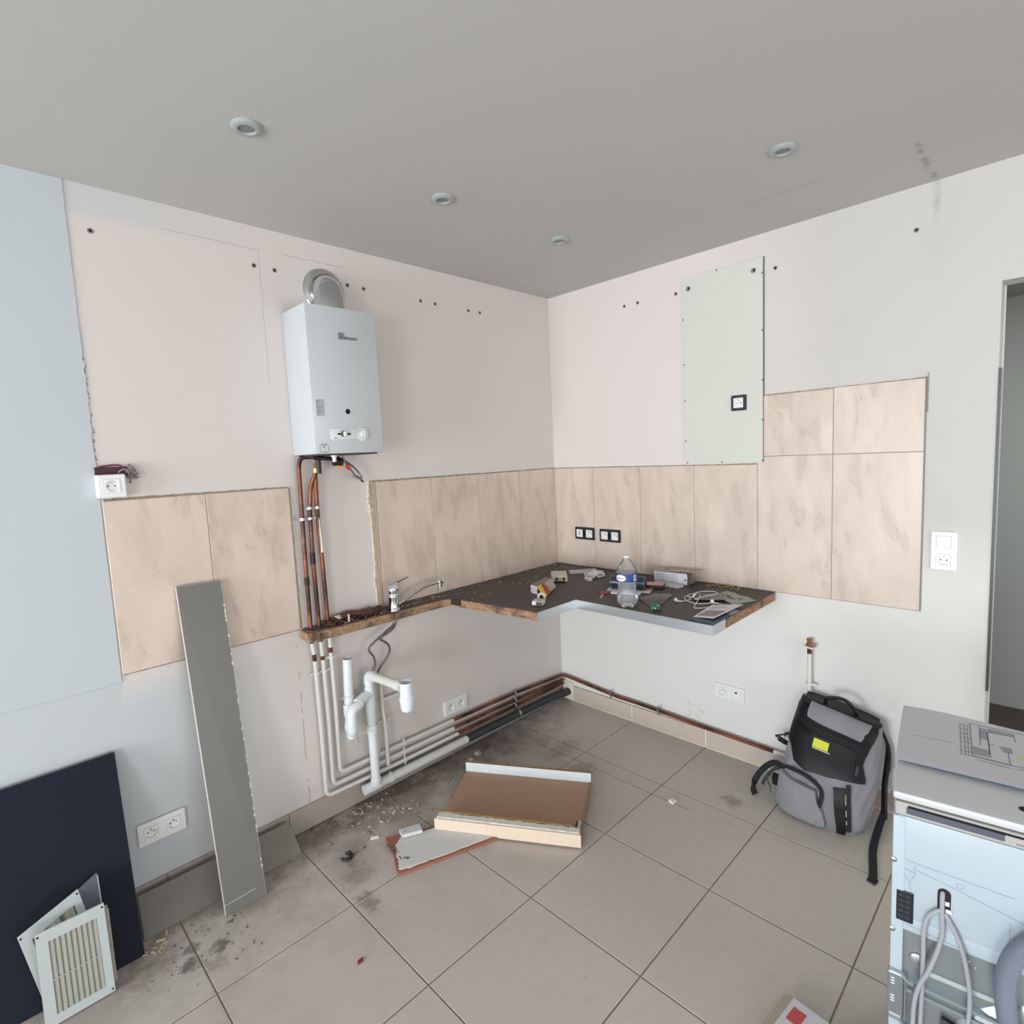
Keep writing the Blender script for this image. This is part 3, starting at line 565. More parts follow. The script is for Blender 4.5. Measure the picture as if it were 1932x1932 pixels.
for j in range(7): m.box(-1.625+j*.003, -1.6232+j*.003, yb-.0012, yb-.0007, 1.6405, 1.6435)
for j in range(6): m.box(-1.623+j*.003, -1.6212+j*.003, yb-.0012, yb-.0007, 1.6165, 1.6178)
m.lathe([(.0085, .0), (.008, .0)], (-1.6143, yb-.001, 1.6265), (0, -1, 0), 20)
obj('sticker_print', m, mat('sticker_dark', '3f4245', .6), st)
# fittings under the heater
ft = obj('gas_valve', MB().tube([(-1.605, -.09, 1.597), (-1.50, -.09, 1.587), (-1.495, -.09, 1.58)], .009, 10).tube([(-1.525, -.10, 1.576), (-1.488, -.10, 1.575)], .0165, 14).tube([(-1.578, -.07, 1.61), (-1.578, -.07, 1.53)], .011, 10), mat('valve_dark', '3a3634', .4, .6, var=.3, nscale=60), t, True)
obj('valve_nut', MB().tube([(-1.583, -.06, 1.553), (-1.583, -.06, 1.535)], .0135, 6), mat('brass', 'b89a62', .35, 1, var=.15), t, 30)
obj('white_cap', MB().tube([(-1.541, -.14, 1.607), (-1.541, -.14, 1.597)], .014, 14).tube([(-1.541, -.14, 1.60), (-1.541, -.14, 1.576)], .0085, 14), WHITEP, t, True)
obj('tap_handle', MB().box(-1.512, -1.480, -.105, -.097, 1.552, 1.560, b=.002).lathe([(.007, -.004), (.007, .004), (0, .005)], (-1.508, -.10, 1.556), (0, -1, 0), 12), mat('yellow_lever', 'd9a93c', .5), t, 30, label='yellow tap lever')
obj('tap_tag', MB().obox((-1.460, -.10, 1.552), (.0075, 0, .006), (0, .002, 0), (-.006, 0, .009)), mat('red_tag', 'b8433f', .5), t, label='red plastic tag')
for k, pp in enumerate(([(-1.478, -.085, 1.61), (-1.462, -.085, 1.57), (-1.43, -.08, 1.53), (-1.405, -.08, 1.50), (-1.392, -.08, 1.492)], [(-1.50, -.085, 1.60), (-1.45, -.075, 1.572), (-1.415, -.07, 1.548), (-1.388, -.07, 1.516), (-1.380, -.075, 1.492)], [(-1.52, -.075, 1.60), (-1.48, -.07, 1.588), (-1.44, -.07, 1.562)])):
    obj('gas_tube', MB().tube(smooth_path(pp, 6), .0042, 8), mat('grey_tube', '77757a', .3, .8), t, True)
obj('tube_nut', MB().tube([(-1.428, -.082, 1.516), (-1.412, -.082, 1.504)], .0095, 6).tube([(-1.408, -.082, 1.503), (-1.395, -.082, 1.496)], .008, 6).tube([(-1.392, -.082, 1.497), (-1.380, -.08, 1.488)], .0085, 6), CHROME, t, 30)
# flue
t = thing('flue_elbow', 'shiny metal flue elbow between the heater top and the wall', 'flue', (-1.470, -.10, 2.183))
c0 = (-1.457, 0, 2.298)
obj('wall_collar', MB().lathe([(.094, .0003), (.094, .004), (.089, .006), (.086, .014), (.082, .016), (.080, .024), (.070, .026), (.068, .028)], c0, (0, -1, 0), 48), CHROME, t, 30)
path = [Vector((-1.487, -.098, 2.175)), Vector((-1.487, -.098, 2.205))]+[Vector((-1.487+.022*(1-math.cos(a)), -.098+.070*(1-math.cos(a)), 2.205+.088*math.sin(a))) for a in [PI/2*i/14 for i in range(1, 15)]]+[Vector((-1.463, -.0, 2.295))]
obj('elbow_pipe', MB().tube(path, .0605, 40, twist=(1, 0, 0)), mat('polished_steel', 'c9ccce', .16, 1, var=.03, nscale=10), t, 75)
obj('joint_ring', MB().lathe([(.0605, 0), (.064, .002), (.064, .007), (.0605, .009)], (-1.487, -.098, 2.186), (0, 0, 1), 36), CHROME, t, True)
obj('elbow_seam', MB().tube([Vector((-1.487+.022*(1-math.cos(.75)), -.098+.07*(1-math.cos(.75)), 2.205+.088*math.sin(.75)))+Vector((.0612*math.cos(q), .0612*math.sin(q)*.62, .0612*math.sin(q)*-.78)) for q in [2*PI*i/40 for i in range(41)]], .0011, 6), CHROME, t, True)
# ================================================================ pipes
def section(t, pts, r, m, name, rb=.03, seg=12, label=None):
    return obj(name, MB().tube(bend_path(pts, rb), r, seg), m, t, True, label=label)
yp = -.030
PA = thing('water_pipe', 'leftmost of three wall pipes, copper above and white below the broken worktop strip', 'pipe', (-1.645, yp, .6))
section(PA, [(-1.597, -.07, 1.601), (-1.641, -.045, 1.601), (-1.645, yp, 1.56), (-1.65, yp, 1.15), (-1.651, yp, .815)], .0088, M_COPPER, 'copper_section')
section(PA, [(-1.651, yp, .815), (-1.646, yp, .765)], .0092, PPAINT, 'painted_section'); section(PA, [(-1.646, yp, .768), (-1.645, yp, .733)], .0089, M_COPPER, 'copper_band')
section(PA, [(-1.645, yp, .735), (-1.641, yp, .4), (-1.643, yp, .120), (-1.30, yp, .112), (-.90, yp, .112)], .0092, PPAINT, 'painted_section'); section(PA, [(-.902, yp, .112), (-.4, yp, .108), (-.03, yp, .104)], .0088, M_COPPER, 'copper_section')
obj('coupling', MB().tube([(-1.6505, yp, 1.10), (-1.6505, yp, 1.065)], .0105, 12), mat('sooty_copper', '3a2d29', .5, .6), PA, True)
PB = thing('water_pipe', 'middle of three wall pipes below the water heater', 'pipe', (-1.61, yp, .6))
section(PB, [(-1.583, -.06, 1.575), (-1.585, -.055, 1.535), (-1.603, -.035, 1.48), (-1.613, yp, 1.37), (-1.616, yp, 1.16), (-1.612, yp, .815)], .0088, M_COPPER, 'copper_section')
section(PB, [(-1.612, yp, .812), (-1.61, yp, .748)], .0092, PPAINT, 'painted_section'); section(PB, [(-1.61, yp, .75), (-1.609, yp, .728)], .0089, M_COPPER, 'copper_band')
section(PB, [(-1.609, yp, .73), (-1.606, yp, .45), (-1.608, yp, .155), (-1.3, yp, .155), (-.925, yp, .152)], .0092, PPAINT, 'painted_section'); section(PB, [(-.927, yp, .152), (-.4, yp, .142), (-.03, yp, .128)], .0088, M_COPPER, 'copper_section')
obj('coupling', MB().tube([(-1.6165, yp, 1.20), (-1.6165, yp, 1.15)], .0105, 12), mat('sooty_copper', '3a2d29', .5, .6), PB, True)
PC = thing('water_pipe', 'rightmost of three wall pipes, its copper run turning the corner along the right wall', 'pipe', (-1.57, yp, .6))
section(PC, [(-1.583, -.05, 1.55), (-1.584, -.045, 1.50), (-1.580, yp, 1.37), (-1.575, yp, 1.12), (-1.571, yp, .815)], .0088, M_COPPER, 'copper_section')
section(PC, [(-1.571, yp, .82), (-1.571, yp, .775)], .0092, PPAINT, 'painted_section'); section(PC, [(-1.571, yp, .778), (-1.571, yp, .748)], .0089, M_COPPER, 'copper_band')
section(PC, [(-1.571, yp, .752), (-1.569, yp, .5), (-1.572, yp, .198), (-1.3, yp, .198), (-.925, yp, .196)], .0092, PPAINT, 'painted_section')
section(PC, [(-.927, yp, .196), (-.46, yp, .186), (-.028, yp, .160), (-.030, -.1, .157), (-.030, -.45, .130), (-.030, -.60, .130), (-.030, -1.0, .118), (-.030, -1.335, .110)], .0088, M_COPPER, 'copper_section', .022)
section(PC, [(-.030, -1.333, .110), (-.030, -1.80, .104)], .0092, PPAINT, 'painted_section')
obj('solder_drips', MB().tube([(-1.5785, yp-.006, 1.345), (-1.577, yp-.009, 1.25), (-1.576, yp-.008, 1.195)], [.003, .004, .0052], 8), PLASTER, PC, True)
# clamps
def clamp(name, label, cs, r, ax, m, group=None, plate_dir=None):
    c = Vector(cs[0]); t = thing(name, label, 'pipe clamp', c, 0, group)
    for q in cs:
        obj('ring', MB().lathe([(r+.0002, -.0055), (r+.0032, -.0055), (r+.0032, .0055), (r+.0002, .0055)], q, ax, 18), m, t, 30)
    a = Vector(cs[0]); b = Vector(cs[-1])
    if len(cs) > 1: obj('bridge', MB().tube([a, b], .0035, 6), m, t)
    n = Vector((0, 1, 0)) if abs(a.x) > .04 else Vector((1, 0, 0)); d = (b-a).normalized() if len(cs) > 1 else Vector(ax).cross(n).normalized()
    obj('lug', MB().obox(a-d*(r+.008), d*.009, n*.0015, Vector(ax).normalized()*.005).obox(b+d*(r+.008), d*.009, n*.0015, Vector(ax).normalized()*.005), m, t)
    mid = (a+b)/2; w = Vector(mid); w += n*(abs(mid.y) if abs(a.x) > .04 else abs(mid.x))
    obj('stud', MB().tube([mid+n*.004, w], .003, 8), m, t, True); obj('screw', MB().tube([a-d*(r+.011)-n*.006, a-d*(r+.011)], .0028, 8), m, t, True); return t
CZ = mat('zinc_clamp', 'b7bbbd', .3, 1, var=.1)
clamp('pipe_clamp', 'upper steel double clamp on the copper pipes under the water heater', [(-1.614, yp, 1.388), (-1.5795, yp, 1.388)], .009, (0, 0, 1), CZ)
clamp('pipe_clamp', 'lower steel double clamp on the copper pipes left of the bare wall strip', [(-1.648, yp, 1.345), (-1.6145, yp, 1.345)], .009, (0, 0, 1), CZ)
clamp('pipe_clamp', 'white painted double clamp on the two left pipes under the worktop strip', [(-1.6425, yp, .680), (-1.608, yp, .680)], .0094, (0, 0, 1), PPAINT)
clamp('pipe_clamp', 'white painted single clamp on the right vertical pipe under the worktop strip', [(-1.570, yp, .732)], .0094, (0, 0, 1), PPAINT)
clamp('pipe_clamp', 'white painted clamp on the horizontal pipes right of the siphon', [(-1.235, yp, .198), (-1.235, yp, .155), (-1.235, yp, .112)], .0094, (1, 0, 0), PPAINT)
clamp('pipe_clamp', 'steel clamp stack on the copper pipes left of the room corner', [(-.466, yp, .186), (-.466, yp, .144), (-.466, yp, .109)], .009, (1, 0, 0), CZ)
clamp('pipe_clamp', 'bent steel pipe hook on the right wall nearest the corner', [(-.030, -.40, .134)], .009, (0, 1, 0), CZ)
clamp('pipe_clamp', 'steel ring clamp on the copper pipe in the middle of the right wall', [(-.030, -.718, .127)], .009, (0, 1, 0), CZ)
# waste pipes
WP = thing('waste_pipe', 'thick waste pipe along the left wall floor, white then black towards the corner', 'pipe', (-.9, -.05, .072))
yw = -.052
obj('end_cap', MB().tube([(-1.475, yw, .075), (-1.395, yw, .075)], .0235, 24).lathe([(.012, .0003), (.011, .002), (0, .001)], (-1.475, yw, .075), (-1, 0, 0), 16), WHITEP, WP, 30)
section(WP, [(-1.40, yw, .074), (-.86, yw, .072)], .0205, mat('painted_waste', 'd3d3cf', .5, var=.06, nscale=30), 'white_section', seg=24)
section(WP, [(-.862, yw, .072), (-.48, yw, .067), (-.13, yw, .058), (-.03, yw-.004, .052)], .0200, mat('black_waste', '33353a', .55, var=.2, nscale=20), 'black_section', seg=24); obj('socket_end', MB().tube([(-.075, yw-.002, .055), (-.004, yw-.004, .050)], .0235, 24), mat('black_waste', '33353a', .55), WP, 30)
obj('waste_clamp', MB().lathe([(.0207, -.006), (.0235, -.006), (.0235, .006), (.0207, .006)], (-1.335, yw, .074), (1, 0, 0), 20).tube([(-1.335, yw-.005, .095), (-1.335, yw-.005, .107)], .003, 6), PPAINT, WP, True)
obj('waste_clamp', MB().lathe([(.0202, -.006), (.023, -.006), (.023, .006), (.0202, .006)], (-.462, yw, .067), (1, 0, 0), 20).tube([(-.462, yw-.01, .085), (-.462, yw-.012, .098)], .003, 6), CZ, WP, True)
VX, VY = -1.419, -.066
DP = thing('drain_stack', 'white plastic drain riser with sink siphon arm, tee and standpipe trap', 'drain pipe', (VX, VY, 0.08))
obj('riser', MB().tube([(VX, VY, .085), (VX, VY, .53)], .0200, 24).lathe([(.0225, 0), (.0240, .004), (.0240, .035), (.0225, .04)], (VX, VY, .335), (0, 0, 1), 24).lathe([(.0225, 0), (.0240, .002), (.024, .03), (.0205, .034)], (VX, VY, .085), (0, 0, 1), 24), WHITEP, DP, True)
obj('tee', MB().tube([(VX, VY, .445), (VX, VY, .575)], .0235, 24).tube(smooth_path([(VX, VY, .525), (VX-.045, VY-.016, .520), (VX-.080, VY-.030, .512)], 4), .0225, 20).lathe([(.0235, 0), (.0255, .003), (.0255, .012), (.0235, .015)], (VX, VY, .525), (0, 0, 1), 24), WHITEP, DP, 30)
obj('arm_elbow', MB().tube([(VX, VY, .56)]+[(VX, VY-.028*(1-math.cos(a)), .585+.028*math.sin(a)) for a in [PI/2*i/6 for i in range(7)]]+[(VX, VY-.05, .613)], .0235, 24, twist=(1, 0, 0)), WHITEP, DP, 60)
obj('arm', MB().tube([(VX, VY-.03, .613), (VX+.008, -.325, .622)], .0200, 24).tube([(VX+.006, -.285, .621), (VX+.008, -.327, .622)], .0235, 24), mat('aged_pvc', 'd3d4cd', .4, var=.06, nscale=15), DP, 30)
cxs, cys = -1.409, -.352
obj('siphon_cup', MB().lathe([(.022, .000), (.0255, .004), (.028, .015), (.0285, .045), (.031, .047), (.031, .058), (.028, .060), (.0265, .085), (.0265, .118), (.0285, .119), (.0285, .124), (.0255, .124), (.0235, .10), (.0235, .09)], (cxs, cys, .525), (0, 0, 1), 32).lathe([(.0, .0), (.022, 0)], (cxs, cys, .525), (0, 0, 1), 32), mat('bright_pvc', 'e0e6ef', .2, var=.01), DP, 40)
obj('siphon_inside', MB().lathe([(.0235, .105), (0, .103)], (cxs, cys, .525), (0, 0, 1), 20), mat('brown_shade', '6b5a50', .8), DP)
sx, sy = -1.513, -.062
obj('standpipe', MB().tube([(sx, sy, .713), (sx-.012, sy, .40)], .0200, 24, cap=False).tube([(sx, sy, .7125), (sx-.0, sy, .69)], .0178, 24, cap=False).lathe([(.0215, 0), (.0235, .003), (.0235, .05), (.0215, .055)], (sx-.010, sy, .455), (0, 0, 1), 24), WHITEP, DP, 40)
obj('standpipe_mouth', MB().lathe([(.0178, 0), (0, 0)], (sx, sy, .700), (0, 0, 1), 20), DARKHOLE, DP)
obj('trap', MB().tube([(sx-.012, sy, .42), (sx-.013, sy, .415)]+[(sx-.013-.014*i/8, sy-.026*(1-math.cos(PI*i/8)), .412-.018*math.sin(PI*i/8)) for i in range(1, 9)]+[(sx-.027, sy-.052, .455), (sx-.026, sy-.052, .478)]+[(sx-.026+.032*(1-math.cos(PI/2*i/6)), sy-.052+.006*i/6, .478+.028*math.sin(PI/2*i/6)) for i in range(1, 7)]+[(sx+.024, sy-.04, .512)], .0215, 20, twist=(1, 0, 0)), WHITEP, DP, 60)
obj('trap_plug', MB().tube([(sx-.019, sy-.026, .395), (sx-.019, sy-.026, .372)], .0215, 20).tube([(sx-.019, sy-.026, .372), (sx-.019, sy-.026, .365)], .018, 20), WHITEP, DP, 40)
obj('trap_clamp', MB().lathe([(.0205, -.005), (.023, -.005), (.023, .005), (.0205, .005)], (sx-.006, sy, .545), (0, 0, 1), 20).tube([(sx-.03, sy-.006, .545), (sx-.045, sy-.008, .545)], .003, 6).tube([(sx-.006, sy+.018, .545), (sx-.006, -.001, .545)], .003, 6), PPAINT, DP, True)
obj('riser_clamp', MB().lathe([(.0240, -.005), (.027, -.005), (.027, .005), (.0240, .005)], (VX, VY, .352), (0, 0, 1), 20).tube([(VX-.045, VY-.003, .352), (VX-.02, VY, .352)], .004, 6).tube([(VX, VY+.02, .355), (VX, -.001, .355)], .003, 6), PPAINT, DP, True)
# small supply pipes behind the drain
t = thing('tap_supply_pipe', 'thin white painted supply pipe behind the drain riser, feeding one tap hose', 'pipe', (-1.342, -.034, .13))
section(t, [(-1.365, -.050, .593), (-1.340, -.032, .555), (-1.338, -.030, .42), (-1.340, -.0495, .33), (-1.340, -.0495, .165), (-1.34, -.0495, .14)], .0085, PPAINT, 'painted_section')
section(t, [(-1.335, -.028, .45), (-1.25, -.028, .45)], .0085, PPAINT, 'branch_section'); obj('branch_cap', MB().tube([(-1.262, -.028, .45), (-1.243, -.028, .45)], .0105, 10), PPAINT, t, True)
obj('pipe_bracket', MB().box(-1.36, -1.30, -.035, -.029, .348, .357, b=.002).tube([(-1.315, -.03, .352), (-1.315, -.001, .352)], .003, 6), PPAINT, t)
t = thing('tap_supply_pipe', 'second thin painted supply pipe just left of the first, low behind the riser', 'pipe', (-1.378, -.03, .13))
section(t, [(-1.397, -.075, .628), (-1.397, -.055, .60), (-1.382, -.030, .56), (-1.380, -.030, .40), (-1.375, -.030, .209)], .0080, PPAINT, 'painted_section')
obj('wall_tie', MB().tube([(-1.475, -.002, .30), (-1.475, -.012, .30)], .006, 8).box(-1.481, -1.469, -.014, -.009, .286, .312, b=.002), PPAINT, wl); 
# gas pipe on right wall
t = thing('gas_stub_pipe', 'short white vertical pipe with brass tap above the backpack', 'pipe', (-.03, -1.488, .14))
section(t, [(-.030, -1.488, .115), (-.030, -1.487, .45), (-.030, -1.486, .632)], .0088, PPAINT, 'painted_section'); obj('copper_ring', MB().tube([(-.03, -1.486, .628), (-.03, -1.486, .655)], .0095, 12), M_COPPER, t, True)
obj('wall_ring', MB().obox((-.030, -1.486, .658), (.016, 0, .0), (0, .020, .002), (0, 0, .0035)), PPAINT, t)
obj('brass_tap', MB().lathe([(.0125, 0), (.0135, .004), (.0135, .012), (.010, .014), (.010, .028), (.0125, .029), (.0125, .034), (0, .035)], (-.03, -1.486, .662), (0, 0, 1), 6).tube([(-.03, -1.49, .672), (-.03, -1.512, .668)], .0055, 8), mat('old_brass', 'a87d56', .4, .8, var=.3, nscale=60), t, 30)
obj('pipe_clip', MB().lathe([(.009, -.005), (.0122, -.005), (.0122, .005), (.009, .005)], (-.03, -1.487, .487), (0, 0, 1), 16).box(-.034, -.028, -1.515, -1.468, .482, .492, b=.002).tube([(-.03, -1.487, .487), (0, -1.487, .487)], .003, 6), PPAINT, t, True)
# ================================================================ worktops
def worktop(label, loc, core, top, z0=.843, z1=.878, zt=.8812):
    t = thing('worktop', label, 'worktop', loc)
    obj('chipboard_core', MB().prism(core, z0, z1), M_CHIP, t); obj('laminate_top', MB().prism(top, z1, zt), LAM, t); obj('laminate_underside', MB().prism(core, z0-.0012, z0), mat('brown_underside', '8b8078', .7), t); return t
rnd = random.Random(11)
def jag(a, b, n, amp):
    out = []
    for i in range(n):
        s = i/n; out.append((a[0]+(b[0]-a[0])*s+rnd.uniform(-amp, amp), a[1]+(b[1]-a[1])*s+rnd.uniform(-amp, amp)))
    return out
core = [(-.0015, -.0075)]+[(-1.684, -.0095)]+jag((-1.692, -.03), (-1.692, -.085), 4, .004)+jag((-1.685, -.098), (-1.63, -.112), 5, .004)+jag((-1.6, -.114), (-.985, -.124), 24, .0012)+jag((-.975, -.135), (-.972, -.185), 4, .003)+[(-.955, -.30), (-.935, -.45), (-.917, -.565), (-.9135, -.61), (-.919, -.6605), (-.0015, -.6605)]
top = [(-.0015, -.0075), (-1.675, -.0105)]+jag((-1.678, -.025), (-1.670, -.075), 4, .004)+jag((-1.66, -.086), (-1.38, -.100), 16, .006)+jag((-1.36, -.112), (-.985, -.120), 20, .002)+jag((-.97, -.13), (-.962, -.185), 4, .004)+[(-.950, -.30), (-.930, -.45), (-.913, -.565), (-.910, -.61), (-.917, -.6605), (-.0015, -.6605)]
wt1 = worktop('anthracite corner worktop with a sawn chipboard edge and a narrow broken strip to the left', (-.5, -.3, .843), core, top)
obj('metal_edge', MB().box(-.921, -.6405, -.6645, -.6607, .8425, .8825), ALU, wt1); obj('metal_edge_return', MB().prism([(-.6405, -.6645), (-.6435, -.6645), (-.6435, -.661), (-.6405, -.661)], .8425, .8825), mat('dark_edge_gap', '4b4f55', .6), wt1)
obj('burnt_patch', MB().prism([(-1.000, -.1245), (-.990, -.1275), (-.979, -.136), (-.9755, -.150), (-.976, -.17), (-.973, -.185), (-.970, -.205), (-.962, -.19), (-.965, -.14), (-.985, -.118)], .850, .8785), mat('charred_wood', '33261f', .9, var=.4, nscale=60, bump=.6), wt1, label='dark rotten patch')
obj('joint_line', B(-.64, -.002, -.6612, -.6602, .8805, .8816), mat('worktop_joint', '6f635c', .6), wt1)
core2 = [(-.0015, -.6615), (-.650, -.6615), (-.650, -1.3305), (-.012, -1.3305), (-.0075, -1.325)]
wt2 = worktop('anthracite worktop wing along the right wall with a brushed metal front edge', (-.3, -1.0, .843), core2, core2)
obj('metal_edge', MB().box(-.6545, -.6505, -1.3345, -.6612, .8425, .8825), ALU, wt2); obj('metal_edge', MB().box(-.6505, -.545, -1.3345, -1.3306, .8425, .8825), ALU, wt2)
# hidden brackets bearing the worktops on the walls
for (x0, x1, y0, y1), par in (((-1.60, -.1, -.03, -.0095), wt1), ((-.03, -.009, -1.28, -.72), wt2)): obj('wall_batten', B(x0, x1, y0, y1, .812, .8418), mat('batten_wood', 'b9aea2', .8), par)
# litter on the broken strip and along the backsplash
def chips(n, fx, fy, z, s0, s1, seed, flatness=.25, zf=0):
    r = random.Random(seed); mb = MB()
    for i in range(n):
        s = r.uniform(s0, s1); x, y = fx(r), fy(r); a = r.uniform(0, PI); el = r.uniform(1, 3)
        ex = Vector((math.cos(a), math.sin(a), r.uniform(-.15, .15)))*s*el; ey = Vector((-math.sin(a), math.cos(a), r.uniform(-.2, .2)))*s*.6; ez = Vector((0, 0, s*flatness))
        mb.obox((x, y, z+s*flatness+abs(ex.z)+abs(ey.z)*1.0+r.uniform(0, zf)), ex, ey, ez)
    return mb
SPL = [mat('wood_splinters', 'a8917a', .9, var=.3, nscale=80), mat('pale_splinters', 'c9bda9', .9, var=.2), mat('dark_splinters', '57392c', .9, var=.3)]
def litter(name, label, mb, m, loc, cat='debris'):
    o = obj(name, mb, m, loc=loc); o['kind'] = 'stuff'; tag(o, label, cat); return o
litter('wood_litter', 'brown splinters and crumbs heaped along the broken worktop strip left of the tap', chips(190, lambda r: r.uniform(-1.60, -1.30), lambda r: -r.uniform(.012, .08), .8813, .002, .0065, 4, .4, .014), SPL[2], (-1.45, -.05, .8813))
litter('wood_litter', 'pale wood splinters scattered over the broken worktop strip', chips(60, lambda r: r.uniform(-1.55, -1.0), lambda r: -r.uniform(.015, .09), .8815, .0012, .0035, 5, .3), SPL[1], (-1.4, -.06, .8815))
litter('wood_litter', 'fine chips scattered on the corner worktop along the tiled wall', chips(150, lambda r: -r.random()**1.2*.95-.02, lambda r: -.012-r.random()**2.4*.25, .8814, .0009, .0028, 6, .3), SPL[1], (-.5, -.1, .8814))
litter('wood_litter', 'small tan chips on the right worktop wing against the tiles', chips(60, lambda r: -.012-r.random()**1.5*.07, lambda r: -r.gauss(1.10, .06), .8814, .0012, .004, 8, .4, .004), mat('tan_chips', 'b8976c', .9, var=.3), (-.04, -1.1, .8814))
def loose(name, label, cat, mb, m, loc, smooth=False, group=None): return tag(obj(name, mb, m, loc=loc, smooth=smooth), label, cat, group)
t = thing('peeled_laminate', 'curled brown strip of peeled laminate lying on the broken worktop strip', 'laminate scrap', (-1.48, -.06, .8815))
rows = [[(x, y, .883+.012*math.sin((x+1.56)*20)**2+.016*((y+.055)/.03)**2+.004) for x in [-1.56+.2*i/10 for i in range(11)]] for y in [-.085+.012*j for j in range(6)]]
obj('strip', MB().quads(rows, .0015, lambda i, j: (0, 0, 1)), mat('peeled_brown', '6b4a40', .8, var=.25, nscale=20), t, 60)
obj('wood_peg', MB().obox((-1.505, -.090, .900), (.0035, 0, 0), (0, .003, -.0), (.001, .002, .016)), SPL[1], t)
obj('paper_bit', MB().add([(-1.555, -.055, .912), (-1.525, -.05, .910), (-1.53, -.075, .900), (-1.545, -.078, .902), (-1.555, -.055, .9135), (-1.525, -.05, .9115), (-1.53, -.075, .9015), (-1.545, -.078, .9035)], [(3, 2, 1, 0), (4, 5, 6, 7), (0, 1, 5, 4), (1, 2, 6, 5), (2, 3, 7, 6), (3, 0, 4, 7)]), WHITE, t)
# ================================================================ tap
fx, fy = -1.272, -.085
t = thing('mixer_tap', 'chrome single-lever mixer tap standing on the narrow worktop strip', 'tap', (fx, fy, .8812))
obj('body', MB().lathe([(.0, 0), (.028, 0), (.0275, .004), (.0245, .010), (.0235, .055), (.0255, .060), (.0255, .072), (.0235, .075), (.0235, .081), (.0245, .083), (.0258, .100), (.0245, .105), (0, .106)], (fx, fy, .8812), (0, 0, 1), 30), CHROME, t, True)
obj('lever', MB().hexa([(fx-.020, fy-.018, .9852), (fx+.02, fy-.016, .9852), (fx+.02, fy+.016, .9852), (fx-.02, fy+.018, .9852), (fx-.018, fy-.014, .998), (fx+.016, fy-.012, 1.0125), (fx+.016, fy+.012, 1.0125), (fx-.018, fy+.014, .998)]).hexa([(fx+.008, fy-.012, 1.003), (fx+.085, fy-.008, 1.0215), (fx+.085, fy+.008, 1.0215), (fx+.008, fy+.012, 1.003), (fx+.008, fy-.012, 1.0105), (fx+.085, fy-.008, 1.0255), (fx+.085, fy+.008, 1.0255), (fx+.008, fy+.012, 1.0105)]), CHROME, t, 40)
sp = smooth_path([(fx+.014, fy, .900), (fx+.055, fy-.004, .915), (fx+.11, fy-.006, .937), (fx+.18, fy-.008, .957), (fx+.24, fy-.010, .963), (fx+.262, fy-.01, .962)], 5)
obj('spout', MB().tube(sp, .0068, 12).tube([(fx+.006, fy, .890), (fx+.022, fy, .903)], .0125, 14), CHROME, t, True)
obj('aerator', MB().tube([(fx+.263, fy-.010, .972), (fx+.265, fy-.010, .938)], .0115, 16).tube([(fx+.255, fy-.01, .962), (fx+.283, fy-.011, .963)], .009, 12), CHROME, t, 40)
obj('mounting_nut', MB().lathe([(.0, 0), (.026, 0), (.026, .006), (.016, .007), (.016, .012), (.0, .012)], (fx, fy, .842), (0, 0, -1), 20), mat('nut_brass', '9c958c', .4, .8), t, 30)
HOSE = mat('braided_hose', '7b746e', .35, .85, var=.35, nscale=300)
h1 = smooth_path([(fx-.004, fy, .845), (fx-.012, fy, .812), (-1.33, -.088, .790), (-1.375, -.085, .765), (-1.412, -.08, .738), (-1.410, -.08, .717), (-1.392, -.078, .690), (-1.388, -.078, .655), (-1.395, -.076, .636)], 6)
h2 = smooth_path([(fx+.006, fy, .845), (fx+.002, fy, .812), (-1.30, -.086, .788), (-1.352, -.075, .764), (-1.345, -.075, .755), (-1.312, -.075, .725), (-1.302, -.07, .690), (-1.322, -.064, .655), (-1.352, -.058, .622), (-1.364, -.052, .596)], 6)
obj('supply_hose', MB().tube(h1, .0050, 8), HOSE, t, True); obj('supply_hose', MB().tube(h2, .0050, 8), HOSE, t, True)
obj('hose_ferrule', MB().tube([(-1.397, -.076, .640), (-1.397, -.075, .622)], .0080, 10), CHROME, t, True)
# ================================================================ items on the worktop
Z = .8812
# bottle
bx, by = -.603, -.916
t = thing('water_bottle', 'clear half-full plastic water bottle with a blue label', 'bottle', (bx, by, Z))
def bprof(sc=1.0, dz=0, top=None):
    base = [(.0, .006), (.018, .004), (.030, 0), (.038, .004), (.045, .018), (.047, .035), (.0455, .050), (.043, .058), (.0405, .066), (.042, .074), (.0395, .082), (.0415, .090), (.039, .098), (.0415, .106), (.0425, .112), (.0475, .118), (.0480, .150), (.0478, .156), (.043, .168), (.0355, .183), (.0265, .197), (.0185, .208), (.0135, .214), (.0125, .222)]
    return [(max(r*sc, 0), h+dz) for r, h in base if top is None or h <= top]
def bottle_mesh(prof, lobes=True):
    mb = MB(); seg = 40; vs = []; fs = []
    for r, h in prof:
        for j in range(seg):
            a = 2*PI*j/seg; rr = r*(1+(.035*math.cos(8*a+h*60) if .03 < h < .112 else 0)); zz = h
            if lobes and h < .03 and r > .01: rr = r*(1-.14*(.03-h)/.03*(.5+.5*math.cos(5*a))); zz = h+.006*(.5+.5*math.cos(5*a))*(1 if h < .006 else .3)
            vs.append((bx+rr*math.cos(a), by+rr*math.sin(a), Z+zz))
    for i in range(len(prof)-1):
        for j in range(seg): fs.append((i*seg+j, i*seg+(j+1) % seg, (i+1)*seg+(j+1) % seg, (i+1)*seg+j))
    return mb.add(vs, fs)
